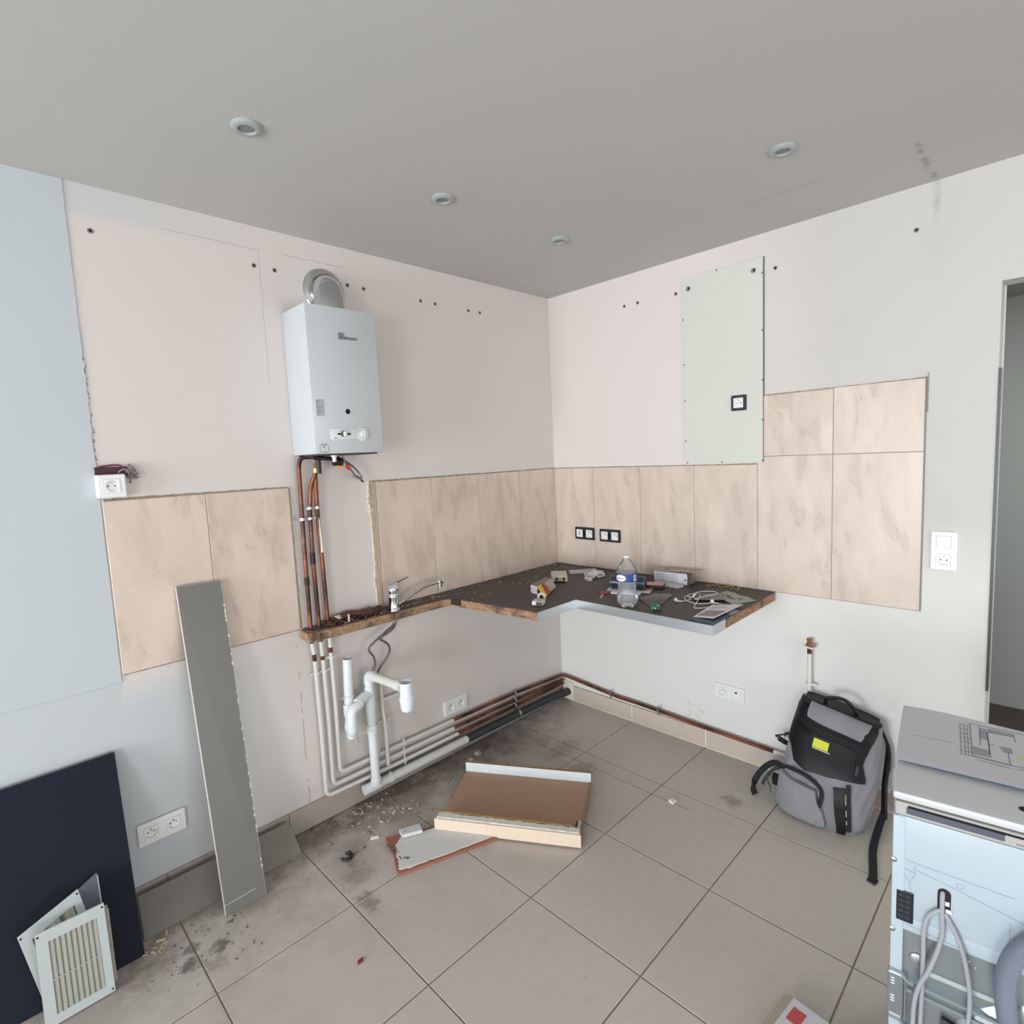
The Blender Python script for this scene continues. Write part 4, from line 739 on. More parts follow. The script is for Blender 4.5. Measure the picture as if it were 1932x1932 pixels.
def thin_clear(name, tint, gloss, rough, milk=.06):
    t_ = NT(name); tr = t_.n('ShaderNodeBsdfTransparent'); tr.inputs[0].default_value = (*tint, 1); gl = t_.n('ShaderNodeBsdfGlossy'); gl.inputs['Roughness'].default_value = rough
    lw = t_.n('ShaderNodeLayerWeight'); lw.inputs['Blend'].default_value = gloss; mx = t_.n('ShaderNodeMixShader'); t_.link(lw.outputs['Fresnel'], mx.inputs[0]); t_.link(tr.outputs[0], mx.inputs[1]); t_.link(gl.outputs[0], mx.inputs[2])
    df = t_.n('ShaderNodeBsdfDiffuse'); df.inputs[0].default_value = (.85, .88, .9, 1); m2 = t_.n('ShaderNodeMixShader'); m2.inputs[0].default_value = milk; t_.link(mx.outputs[0], m2.inputs[1]); t_.link(df.outputs[0], m2.inputs[2])
    t_.link(m2.outputs[0], t_.t.nodes['Material Output'].inputs['Surface']); return t_
pet = thin_clear('clear_pet', (.97, .98, .985), .14, .10, .07)
wat = thin_clear('water', (.95, .965, .975), .22, .10, .10)
obj('bottle_shell', bottle_mesh(bprof()), pet.m, t, 60)
wp = bprof(.95, .0015, .165); wp = wp+[(0, wp[-1][1])]; obj('water', bottle_mesh(wp), wat.m, t, 60)
obj('label_band', MB().lathe([(.0484, .1175), (.0487, .1535)], (bx, by, Z), (0, 0, 1), 40), mat('blue_label', '22407f', .45, var=.25, nscale=25), t, True)
def patch(a0, a1, z0, z1, r, n=8):
    return MB().quads([[(bx+r*math.cos(a0+(a1-a0)*i/n), by+r*math.sin(a0+(a1-a0)*i/n), z) for i in range(n+1)] for z in (z0, z1)])
cam_a = math.atan2(-2.29-by, -2.66-bx)
rows = []
for i in range(9):
    z = .122+.028*i/8; hw = .52*math.sqrt(max(0, 1-((i-4)/4.3)**2)); rows.append([(bx+.049*math.cos(cam_a-.62+q*hw), by+.049*math.sin(cam_a-.62+q*hw), Z+z) for q in (-1, -.5, 0, .5, 1)])
obj('label_print', MB().quads(rows), mat('label_white', 'e6e4ea', .5), t, True)
m = MB(); 
for i in range(9): a = cam_a-.92+i*.075; m.add([(bx+.0493*math.cos(a+d), by+.0493*math.sin(a+d), Z+z) for d, z in ((-.022, .131+.001*(i % 3)), (.022, .131+.001*(i % 3)), (.022, .136+.001*((i+1) % 3)), (-.022, .136+.001*((i+1) % 3)))], [(0, 1, 2, 3)])
obj('label_lettering', m, mat('label_red', 'a8434e', .5), t)
m = patch(cam_a+.62, cam_a+.92, Z+.124, Z+.149, .049); obj('barcode_panel', m, mat('label_white', 'e6e4ea', .5), t)
m = MB()
for i in range(7): a = cam_a+.68+i*.03; m.add([(bx+.0493*math.cos(a+d), by+.0493*math.sin(a+d), Z+z) for d, z in ((-.007, .129), (.007, .129), (.007, .144), (-.007, .144))], [(0, 1, 2, 3)])
obj('barcode_lines', m, mat('label_ink_dark', '2c3140', .5), t)
obj('cap', MB().lathe([(.0125, .2185), (.0145, .2195), (.0145, .2285), (.0135, .2295), (0, .2295)], (bx, by, Z), (0, 0, 1), 24), mat('translucent_cap', 'd0d4d6', .3), t, 40)
# speaker
sa = Vector((-.385, -.672, 0)); sb = Vector((-.318, -.835, 0)); dr = (sb-sa).normalized()
mag = thing('leaflet', 'picture leaflet lying under the dark cylindrical speaker', 'leaflet', (-.35, -.75, Z))
nx = Vector((-dr.y, dr.x, 0)); 
def slab(c, u, hu, v, hv, z0, z1): return MB().obox((c[0], c[1], (z0+z1)/2), u*hu, v*hv, Vector((0, 0, (z1-z0)/2)))
obj('page', slab((-.325, -.750), dr, .105, nx, .075, Z, Z+.0035), PAPER, mag); obj('photo_print', slab((-.310, -.752), dr, .095, nx, .050, Z+.0035, Z+.0039), mat('leaflet_picture', 'c08f7e', .4, var=.5, nscale=22), mag)
wb2 = thing('booklet', 'thin white booklet under the front of the dark speaker', 'booklet', (-.40, -.77, Z))
obj('cover', slab((-.412, -.782), dr, .070, nx, .028, Z, Z+.007), PAPER, wb2)
bk2 = thing('picture_frame', 'small dark framed picture lying behind the speaker', 'picture', (-.25, -.78, Z))
obj('frame_body', slab((-.255, -.80), dr, .085, nx, .035, Z+.0042, Z+.020), mat('dark_cover', '3a2a28', .5), bk2); obj('picture_face', slab((-.255, -.80), dr, .083, nx, .033, Z+.020, Z+.0206), mat('framed_print', 'cf9d8b', .4, var=.4, nscale=20), bk2)
t = thing('speaker', 'dark blue-black cylindrical speaker lying on the leaflets behind the bottle', 'speaker', (-.35, -.753, Z+.007))
sz_ = Z+.0072+.0315; a3 = Vector((sa.x, sa.y, sz_)); d3 = Vector((dr.x, dr.y, 0)); L_ = (sb-sa).length
obj('body', MB().lathe([(0, -.001), (.026, -.001), (.0305, .004), (.0315, .012), (.0315, L_-.012), (.0305, L_-.004), (.026, L_+.001), (0, L_+.001)], a3, d3, 32), mat('speaker_shell', '262d38', .3, var=.1), t, 50)
obj('end_ring', MB().lathe([(.0317, .002), (.0322, .004), (.0322, .010), (.0317, .012)], a3, d3, 32).lathe([(.0317, L_-.012), (.0322, L_-.010), (.0322, L_-.004), (.0317, L_-.002)], a3, d3, 32), mat('speaker_ring', '3b4655', .25), t, 50)
obj('charging_cable', MB().tube(smooth_path([(-.371, -.64, Z+.03), (-.30, -.60, Z+.012), (-.22, -.60, Z+.004), (-.15, -.66, Z+.004), (-.12, -.73, Z+.004)], 6), .0024, 8), BLACK, t, True)
# cardboard box
t = thing('opened_box', 'opened white cardboard box with torn end flaps against the tiled wall', 'box', (-.08, -.85, Z))
f0 = Vector((-.139, -.774, 0)); f1 = Vector((-.117, -.943, 0)); u = (f1-f0).normalized(); v = Vector((-u.y, u.x, 0)); bh = .060; bd_ = .085
CB = mat('white_card', 'd0cdd2', .7, var=.03); CBI = mat('brown_card', 'a58b7c', .8, var=.05); CBT = mat('grey_card_top', 'b3a59c', .7, var=.05)
def card(pts, th=.0012):  # quad of world points with thickness along its normal
    P = [Vector(q) for q in pts]; n = (P[1]-P[0]).cross(P[3]-P[0]).normalized()*th; return MB().hexa(P+[q+n for q in P])
def bp(a, b, z): q = f0+u*a+v*b; return (q.x, q.y, Z+z)
Lb = (f1-f0).length
obj('front_panel', card([bp(0, 0, .001), bp(Lb, 0, .001), bp(Lb, 0, bh), bp(0, 0, bh)]), CB, t); obj('back_panel', card([bp(0, bd_, .001), bp(Lb, bd_, .001), bp(Lb, bd_, bh), bp(0, bd_, bh)]), CBI, t)
obj('top_panel', card([bp(0, 0, bh+.0012), bp(Lb+.045, .012, bh+.006), bp(Lb+.06, bd_-.01, bh+.012), bp(0, bd_, bh+.0012)]), CBT, t); obj('bottom_panel', card([bp(0, .0015, .0004), bp(Lb, .0015, .0004), bp(Lb, bd_, .0004), bp(0, bd_, .0004)], .0008), CBI, t)
obj('end_panel', card([bp(0, .0015, .001), bp(0, bd_, .001), bp(0, bd_, bh), bp(0, .0015, bh)]), CB, t)
ff = obj('tuck_flap', card([bp(Lb-.045, -.002, .004), bp(Lb+.004, -.002, .004), bp(Lb+.004, -.002, bh-.006), bp(Lb-.045, -.002, bh-.004)]), mat('bright_card', 'dcdbe6', .7, var=.01), t)
obj('hang_hole', MB().lathe([(.0045, 0), (0, 0)], Vector(bp(Lb-.006, -.0036, .028)), -v, 14), DARKHOLE, ff)
for q in (([(Lb, .010, .012), (Lb+.028, .004, .030), (Lb+.030, .040, .040), (Lb, .045, .022)]), ([(Lb, .012, .030), (Lb+.020, .006, .048), (Lb+.025, .045, .055), (Lb, .045, .040)]), ([(Lb+.004, .006, .001), (Lb+.036, .010, .020), (Lb+.040, .034, .026), (Lb+.006, .040, .004)])): obj('torn_flap', card([bp(*w) for w in q]), mat('flap_card', 'b9b2b1', .7, var=.05), t)
obj('print_window', card([bp(.045, .030, bh+.0046), bp(.115, .034, bh+.0066), bp(.115, .055, bh+.0066), bp(.04, .052, bh+.0046)], .0003), mat('print_brown', '7d6558', .7), t)
m = MB(); rnd = random.Random(9)
for i in range(16):
    x = .012+i*.0062; z = bh-.008
    while z > .016:
        h = rnd.uniform(.003, .009); m.hexa([Vector(bp(x, -.0014, z-h)), Vector(bp(x+.0022, -.0014, z-h)), Vector(bp(x+.0022, -.0017, z-h)), Vector(bp(x, -.0017, z-h)), Vector(bp(x, -.0014, z)), Vector(bp(x+.0022, -.0014, z)), Vector(bp(x+.0022, -.0017, z)), Vector(bp(x, -.0017, z))]); z -= h+.002
obj('text_print', m, mat('grey_ink', '9b99a8', .7), t)
t = thing('manual', 'thin white instruction booklet in front of the opened cardboard box', 'booklet', (-.17, -.86, Z))
def slabq(p, z0, z1): return MB().hexa([(a, b, z0) for a, b in p]+[(a, b, z1) for a, b in p])
obj('pages', slabq([(-.205, -.808), (-.192, -.935), (-.150, -.943), (-.1435, -.79)], Z, Z+.010), PAPER, t); obj('cover_sheet', slabq([(-.206, -.808), (-.193, -.936), (-.150, -.944), (-.1435, -.79)], Z+.010, Z+.0112), mat('manual_cover', 'c0bdc2', .6, var=.1), t)
m = MB()
for i in range(5): q0 = Vector((-.2065, -.822, 0)).lerp(Vector((-.1945, -.925, 0)), i/5+.02); q1 = Vector((-.2065, -.822, 0)).lerp(Vector((-.1945, -.925, 0)), i/5+.12); m.hexa([(q0.x, q0.y, Z+.003), (q1.x, q1.y, Z+.003), (q1.x-.0004, q1.y, Z+.003), (q0.x-.0004, q0.y, Z+.003), (q0.x, q0.y, Z+.007), (q1.x, q1.y, Z+.007), (q1.x-.0004, q1.y, Z+.007), (q0.x-.0004, q0.y, Z+.007)])
obj('spine_print', m, mat('grey_ink', '9b99a8', .7), t)
# yellow blister pack and its box
def oc(c, ex, ey, ez): return MB().obox(c, ex, ey, ez)
t = thing('carton', 'small dark-topped white and magenta carton behind the yellow blister pack', 'box', (-.60, -.33, Z))
u = Vector((.42, .30, 0)).normalized()*.5; ux = Vector((-.14, -.196, 0)); uxn = ux.normalized(); uyn = Vector((-uxn.y, uxn.x, 0))*-1
a = Vector((-.668, -.390, Z))
e1 = Vector((-.014, -.058, 0)); e2 = Vector((.170, .050, 0)); e3 = Vector((0, 0, .040))
c = a+e1/2+e2/2+e3/2+Vector((0, 0, .0003))
obj('carton_body', MB().obox(c, e1/2, e2/2, e3/2), mat('carton_grey', '8a7f80', .6), t)
fc = c-e2/2; n2 = e2.normalized()
obj('white_end', MB().obox(fc-n2*.0006, e1*.49, n2*.0006, e3*.49), mat('carton_white', 'ddd3e2', .6), t)
obj('magenta_side', MB().obox(c-e1*.503, e1.normalized()*.0006, e2*.495, e3*.49), mat('magenta', 'a5476f', .5), t)
m = MB(); m.obox(fc-n2*.0014+e1*.33+Vector((0, 0, -.002)), e1*.05, n2*.0003, Vector((0, 0, .006))); m.obox(fc-n2*.0014+e1*.28+Vector((0, 0, .012)), e1*.06, n2*.0003, Vector((0, 0, .003)))
for i in range(4): m.obox(fc-n2*.0014-e1*.2+Vector((0, 0, .012-.007*i)), e1*.2, n2*.0003, Vector((0, 0, .0008)))
obj('carton_print', m, mat('ink_violet', '5c5670', .6), t)
t = thing('blister_pack', 'yellow and red blister pack leaning on the small carton', 'package', (-.66, -.47, Z))
A = Vector((-.712, -.517, Z+.001)); Bv = Vector((.178, .082, 0)); Cv = Vector((-.016, .026, .054)); n = Bv.cross(Cv).normalized()
def pq(s, q, o=0): return A+Bv*s+Cv*q+n*o
def patch3(pts, o0, o1): return MB().hexa([pq(s, q, o0) for s, q in pts]+[pq(s, q, o1) for s, q in pts])
sgn = 1 if n.dot(Vector((-1, -1, .5))) > 0 else -1; n = n*sgn
obj('card', patch3([(0, 0), (1, .0), (1.02, 1), (.0, 1)], 0, .0015), mat('yellow_brown_card', 'b5963f', .6, var=.1), t)
obj('yellow_band', patch3([(0, 0), (.30, 0), (.22, 1), (.0, 1)], .0015, .0035), mat('yellow_print', 'e8c326', .5, var=.03), t)
obj('clear_blister', patch3([(.45, .12), (.94, .10), (.94, .9), (.42, .9)], .0015, .014), mat('grey_blister', 'a89f94', .15, var=.15, nscale=40), t)
m = MB(); rr = []
for i in range(14):
    a = 2*PI*i/14; rr.append((.33+.085*math.cos(a)+.03*math.sin(a), .47+.44*math.sin(a)))
m.v = [tuple(pq(s, q, .0035)) for s, q in rr]+[tuple(pq(s, q, .006)) for s, q in rr]; m.f = [tuple(range(14))[::-1], tuple(range(14, 28))]+[(i, (i+1) % 14, 14+(i+1) % 14, 14+i) for i in range(14)]; m.m = [0]*16
obj('red_oval', m, mat('red_print', 'b83a4c', .5, var=.08), t)
# tape roll, small block, white router, etc.
t = thing('tape_roll', 'small roll of clear tape standing beside the small white block', 'tape', (-.762, -.548, Z))
obj('roll', MB().lathe([(.011, -.0065), (.0215, -.0065), (.0215, .0065), (.011, .0065), (.011, -.0065)], (-.762, -.548, Z+.0216), (-.75, -.6, .05), 28), mat('tape_amber', 'b8ae9c', .3, var=.06), t, 40)
t = thing('small_block', 'small white plastic junction block near the cut worktop edge', 'block', (-.815, -.572, Z))
d1 = Vector((.6, .8, 0)); dx = Vector((-.08, .96, 0)).normalized(); 
obj('block_base', MB().obox((-.815, -.576, Z+.010), Vector((.022, .010, 0)), Vector((.010, -.022, 0)), (0, 0, .0098)), mat('block_dark', '4a4448', .6), t)
obj('block_cover', MB().obox((-.8145, -.5765, Z+.0125), Vector((.0222, .0101, 0)), Vector((.0103, -.0224, 0)), (0, 0, .0085)), mat('block_white', 'd8d6d4', .5), t); obj('block_socket', MB().obox((-.812, -.576, Z+.0212), Vector((.010, .0045, 0)), Vector((.004, -.009, 0)), (0, 0, .0005)), mat('block_tan', 'a19684', .6), t)
t = thing('network_box', 'small white network box with two black ports and a yellow one', 'network box', (-.36, -.32, Z))
e1 = Vector((.044, -.046, 0)); e2 = Vector((.048, .045, 0)); c = Vector((-.372, -.325, Z+.020))
top_ = [c+Vector((0, 0, .016))+a*e1*.5*.96+b*e2*.96 for a, b in ((-1.35, -1), (1.35, -1), (1.35, 1), (-1.35, 1))]; bot_ = [c-Vector((0, 0, .013))+a*e1*.5+b*e2 for a, b in ((-1.3, -1), (1.3, -1), (1.3, 1), (-1.3, 1))]
obj('casing', MB().hexa(bot_+top_), mat('router_white', 'cfcac2', .45), t)
fn = -e2.normalized()
for q, cn in ((-.22, BLACK), (.30, BLACK), (.04, mat('yellow_port', 'c8a22a', .5))): obj('port', MB().obox(c-e2*1.0+e1*q*1.15+fn*.0010+Vector((0, 0, -.001)), e1.normalized()*.0065, fn*.0012, (0, 0, .0075)), cn, t)
for a, b in ((-1.1, -.85), (1.1, -.85), (1.1, .85), (-1.1, .85)): p_ = c+a*e1*.5+b*e2; obj('foot', MB().box(p_.x-.004, p_.x+.004, p_.y-.004, p_.y+.004, Z, c.z-.0125), mat('router_white', 'cfcac2', .45), t)
t = thing('cable_trunking', 'short white plastic bar lying near the worktop corner', 'plastic bar', (-.15, -.32, Z))
p0 = Vector((-.212, -.268, 0)); p1 = Vector((-.090, -.364, 0)); u = (p1-p0).normalized(); w = Vector((-u.y, u.x, 0)); cm = (p0+p1)/2
obj('bar_body', MB().obox((cm.x, cm.y, Z+.007), u*(p1-p0).length*.5, w*.021, (0, 0, .007)), mat('bar_white', 'dcdbdc', .4), t); obj('bar_recess', MB().obox((cm.x, cm.y, Z+.0143), u*(p1-p0).length*.42, w*.009, (0, 0, .0003)), mat('bar_shadow', 'a59c99', .6), t)
t = thing('plug_adapter', 'tangled white charger with a folded white cable and plug', 'charger', (-.22, -.42, Z))
obj('adapter_body', MB().obox((-.185, -.430, Z+.012), (.045, .012, 0), (.010, -.030, 0), (0, 0, .010)), mat('charger_white', 'dedddc', .35), t)
obj('cable', MB().tube(smooth_path([(-.20, -.40, Z+.006), (-.17, -.36, Z+.008), (-.21, -.375, Z+.010), (-.255, -.42, Z+.007), (-.285, -.44, Z+.007), (-.25, -.475, Z+.008), (-.19, -.485, Z+.007), (-.165, -.47, Z+.012), (-.21, -.44, Z+.026)], 6), .0055, 8), mat('charger_white', 'dedddc', .35), t, True)
obj('plug_end', MB().obox((-.292, -.462, Z+.006), (.008, -.006, 0), (.012, .024, 0), (0, 0, .0055)), mat('charger_white', 'dedddc', .35), t); obj('plug_pin', MB().tube([(-.268, -.488, Z+.012), (-.260, -.500, Z+.016)], .0045, 8), BLACK, t, True)
# keys / red tag
t = thing('red_key', 'small red and silver key lying in front of the leaflets', 'key', (-.50, -.72, Z))
obj('key_head', MB().prism([(-.462, -.672), (-.455, -.70), (-.468, -.728), (-.492, -.722), (-.498, -.695), (-.485, -.672)], Z, Z+.006), mat('key_red', '8e2433', .45, var=.15), t); obj('key_blade', MB().prism([(-.495, -.700), (-.502, -.716), (-.560, -.745), (-.562, -.735), (-.53, -.715)], Z, Z+.003), mat('key_metal', 'a9a19b', .35, .8), t)
# clear bag with green clip
t = thing('plastic_bag', 'crumpled clear plastic bag with a green twisted end', 'plastic bag', (-.50, -.97, Z))
film = thin_clear('clear_film', (.93, .93, .94), .2, .12)
rows = []; rnd = random.Random(12)
for i in range(9):
    s = i/8; a = Vector((-.470, -.885, 0)).lerp(Vector((-.33, -.985, 0)), s); b_ = Vector((-.570, -1.010, 0)).lerp(Vector((-.545, -1.04, 0)), s); rows.append([(a.lerp(b_, j/6)+Vector((0, 0, Z+.002+(.022*math.sin(PI*s)*math.sin(PI*(j+1)/7)+.010*rnd.random())*(1-j/8)))) for j in range(7)])
obj('film', MB().quads(rows), film.m, t, 80)
mb = MB(); rnd = random.Random(2)
for i in range(14): a = rnd.uniform(0, PI); mb.obox((-.590+rnd.uniform(-.016, .016), -1.045+rnd.uniform(-.020, .020), Z+.009+rnd.uniform(0, .012)), Vector((math.cos(a), math.sin(a), rnd.uniform(-.5, .5)))*.010, Vector((-math.sin(a), math.cos(a), .3))*.006, Vector((.1, .1, 1))*.003)
obj('green_end', mb, mat('green_plastic', '0f6b3c', .25, var=.3, nscale=60), t)
# phone, earphones, banknote, leaflets
t = thing('smartphone', 'black smartphone lying face down under the white earphones', 'phone', (-.30, -1.14, Z))
pc = [(-.345, -1.085), (-.205, -1.115), (-.245, -1.205), (-.385, -1.165)]
pc = [(-.372, -1.118), (-.302, -1.220), (-.195, -1.165), (-.262, -1.065)]
obj('phone_body', slabq(pc, Z, Z+.009), mat('phone_black', '1b1b1f', .15), t); ins2 = [tuple(Vector(q).lerp(Vector((-.283, -1.142)), .06)) for q in pc]; obj('phone_back', slabq(ins2, Z+.009, Z+.0095), mat('phone_glass', '4b4442', .12), t)
t = thing('earphones', 'white wired earphones coiled on the phone', 'earphones', (-.33, -1.12, Z))
EW = mat('earphone_white', 'e6e6e8', .35)
zc = Z+.0125
wire = [(-.418, -1.052, Z+.004), (-.40, -1.075, Z+.003), (-.345, -1.085, Z+.004), (-.33, -1.06, Z+.006), (-.29, -1.045, Z+.006), (-.26, -1.055, Z+.005), (-.27, -1.085, zc), (-.31, -1.11, zc), (-.37, -1.13, Z+.01), (-.44, -1.15, Z+.003), (-.47, -1.165, Z+.003), (-.455, -1.19, Z+.003), (-.42, -1.215, Z+.003), (-.40, -1.24, Z+.003)]
obj('wire', MB().tube(smooth_path(wire, 7), .0019, 8), EW, t, True)
loop = [(-.36, -1.195, Z+.006), (-.40, -1.155, Z+.004), (-.40, -1.11, Z+.004), (-.36, -1.06, Z+.005), (-.32, -1.05, Z+.006), (-.33, -1.09, Z+.008), (-.37, -1.12, zc), (-.30, -1.13, zc), (-.255, -1.15, zc), (-.215, -1.15, zc), (-.20, -1.115, zc), (-.235, -1.075, zc), (-.29, -1.07, zc), (-.325, -1.09, zc)]
obj('wire', MB().tube(smooth_path(loop, 7), .0019, 8), EW, t, True); obj('wire', MB().tube(smooth_path([(-.36, -1.2, Z+.006), (-.35, -1.225, Z+.003), (-.37, -1.255, Z+.003), (-.40, -1.265, Z+.004)], 7), .0019, 8), EW, t, True)
for q, dd in (((-.420, -1.050), (-.03, .008, 0)), ((-.362, -1.193), (-.02, .022, 0))): 
    obj('earbud', MB().lathe([(0, -.009), (.006, -.007), (.0085, 0), (.0075, .006), (.004, .009), (0, .0095)], (q[0], q[1], Z+.0092+(.003 if q[0] > -.4 else 0)), (-.3, .5, .8), 16), EW, t, True); obj('earbud_stem', MB().tube([(q[0], q[1], Z+.005), (q[0]+.012, q[1]-.022, Z+.004)], .0032, 8), EW, t, True)
obj('inline_remote', MB().tube([(-.300, -1.083, zc+.003), (-.335, -1.090, zc+.001)], .0048, 10), EW, t, True)
t = thing('paper_slip', 'grey printed torn slip of paper right of the phone', 'paper slip', (-.22, -1.22, Z))
rnd = random.Random(21); A1, A2, A3, A4 = Vector((-.225, -1.128)), Vector((-.115, -1.145)), Vector((-.205, -1.325)), Vector((-.330, -1.270))
rows = []
for i in range(13):
    s = i/12; l = A1.lerp(A4, s)+Vector((rnd.uniform(-.008, .008), rnd.uniform(-.006, .006))); r_ = A2.lerp(A3, s)+Vector((rnd.uniform(-.003, .003), rnd.uniform(-.003, .003))); rows.append([(*(l.lerp(r_, j/5)), Z+.0012+.0035*math.sin(s*PI*2.2)**2) for j in range(6)])
obj('sheet', MB().quads(rows, .0004, lambda i, j: (0, 0, 1)), mat('grey_slip', 'a5aaa4', .7, var=.2, nscale=40), t, 60)
m = MB()
for k_, (s, q, w_) in enumerate(((.2, .35, .03), (.35, .5, .04), (.55, .4, .05), (.72, .6, .03))): c_ = A1.lerp(A4, s).lerp(A2.lerp(A3, s), q); m.obox((c_.x, c_.y, Z+.0056), Vector((-.4, -.8, 0)).normalized()*w_*.5, Vector((.8, -.4, 0)).normalized()*.004, (0, 0, .0002))
obj('slip_print', m, mat('slip_ink', '5c665f', .7), t)
t = thing('blue_brochure', 'blue folded brochure under the pale leaflet at the worktop end', 'brochure', (-.58, -1.28, Z))
obj('blue_cover', slabq([(-.636, -1.225), (-.645, -1.328), (-.50, -1.329), (-.46, -1.24)], Z, Z+.003), mat('brochure_blue', '23506f', .35, var=.1), t); obj('inner_page', slabq([(-.632, -1.225), (-.638, -1.310), (-.48, -1.329), (-.45, -1.24)], Z+.003, Z+.0045), mat('brochure_dark', '2f3a4c', .4), t)
obj('grey_page', slabq([(-.47, -1.26), (-.49, -1.328), (-.40, -1.3285), (-.39, -1.28)], Z+.0008, Z+.0028), mat('brochure_grey', 'a4a2a6', .6), t)
t = thing('leaflet', 'pale folded leaflet with a photo lying on the blue brochure', 'leaflet', (-.47, -1.26, Z))
q = [(-.600, -1.226, Z+.006), (-.588, -1.306, Z+.010), (-.335, -1.318, Z+.012), (-.398, -1.208, Z+.006)]; obj('sheet', MB().hexa([Vector(a) for a in q]+[Vector(a)+Vector((0, 0, .0012)) for a in q]), PAPER, t)
def lq(s, r_, o=.0014): a = Vector(q[0]).lerp(Vector(q[3]), s); b = Vector(q[1]).lerp(Vector(q[2]), s); return a.lerp(b, r_)+Vector((0, 0, o))
obj('photo_print', MB().hexa([lq(.10, .10), lq(.10, .88), lq(.50, .88), lq(.52, .15), lq(.10, .10, .0016), lq(.10, .88, .0016), lq(.50, .88, .0016), lq(.52, .15, .0016)]), mat('leaflet_photo', 'a08c88', .6, var=.35, nscale=28), t)
m = MB()
for i in range(5): s = .60+.065*i; m.hexa([lq(s, .15), lq(s, .15+.6*((i*7) % 5+3)/8), lq(s+.015, .15+.6*((i*7) % 5+3)/8), lq(s+.015, .15), lq(s, .15, .0016), lq(s, .15+.6*((i*7) % 5+3)/8, .0016), lq(s+.015, .15+.6*((i*7) % 5+3)/8, .0016), lq(s+.015, .15, .0016)])
obj('text_print', m, mat('grey_ink', '9b99a8', .7), t)
# ================================================================ boards at the left
def board(name, label, cat, P, th, m, medge, n=None):
    """leaning board: four corners of its front face, thickness going back"""
    P = [Vector(p) for p in P]; c = (P[0]+P[1])/2; t = thing(name, label, cat, (c.x, c.y, 0)); nn = (P[1]-P[0]).cross(P[3]-P[0]).normalized()
    if nn.y < 0: nn = -nn
    Q = [p+nn*th for p in P]
    core = MB().hexa([*P, *Q]); obj('board', core, m, t)
    for i, j in ((0, 1), (1, 2), (2, 3), (3, 0)):
        d = (P[j]-P[i]).normalized(); out = d.cross(nn).normalized(); mid = (P[0]+P[1]+P[2]+P[3])/4
        if out.dot((P[i]+P[j])/2-mid) < 0: out = -out
        if P[i].z < .03 and P[j].z < .03: continue
        obj('edge_band', MB().obox((P[i]+P[j])/2+nn*th/2+out*.0004, (P[j]-P[i])/2, nn*th/2, out*.0005), medge, t)
    return t, nn
t, nn = board('leaning_board', 'long grey laminated board leaning against the tiled left wall', 'board', [(-2.137, -.243, .001), (-2.000, -.247, .001), (-1.9815, -.0255, 1.150), (-2.1310, -.0255, 1.154)], .016, GREYB, GREYE)
P = [Vector(p) for p in [(-2.137, -.243, .001), (-2.000, -.247, .001), (-1.9815, -.0255, 1.150), (-2.1310, -.0255, 1.154)]]
def bpnt(s, h, o=0): return P[0].lerp(P[3], h).lerp(P[1].lerp(P[2], h), s)-nn*o
obj('fold_line', MB().hexa([bpnt(0, .030, .0001), bpnt(.78, .034, .0001), bpnt(.78, .0362, .0001), bpnt(0, .0322, .0001), bpnt(0, .030, .0007), bpnt(.78, .034, .0007), bpnt(.78, .0362, .0007), bpnt(0, .0322, .0007)]), mat('worn_edge', 'b5b3ae', .7), t)
rnd = random.Random(4); m = MB()
for i in range(40): h = rnd.uniform(.05, .98); s = rnd.uniform(.002, .005); m.obox(bpnt(.995, h, .0005), (s*.5, 0, 0), (0, .001, 0), (0, 0, s*1.2))
obj('edge_chips', m, mat('chip_white', 'd6d3cb', .8), t)
board('plinth_board', 'long grey plinth board propped low against the left skirting', 'board', [(-2.362, -.142, .001), (-1.812, -.132, .001), (-1.823, -.046, .100), (-2.352, -.046, .101)], .014, mat('grey_laminate_plinth', '7a766f', .5, var=.03), mat('plinth_edge', '7c7264', .7))
t, nn = board('navy_panel', 'large dark navy cabinet panel leaning on the left wall', 'panel', [(-2.96, -.196, .001), (-2.376, -.205, .001), (-2.367, -.0235, .6285), (-2.96, -.0235, .6285)], .018, NAVY, mat('navy_edge', '3b3d47', .6))
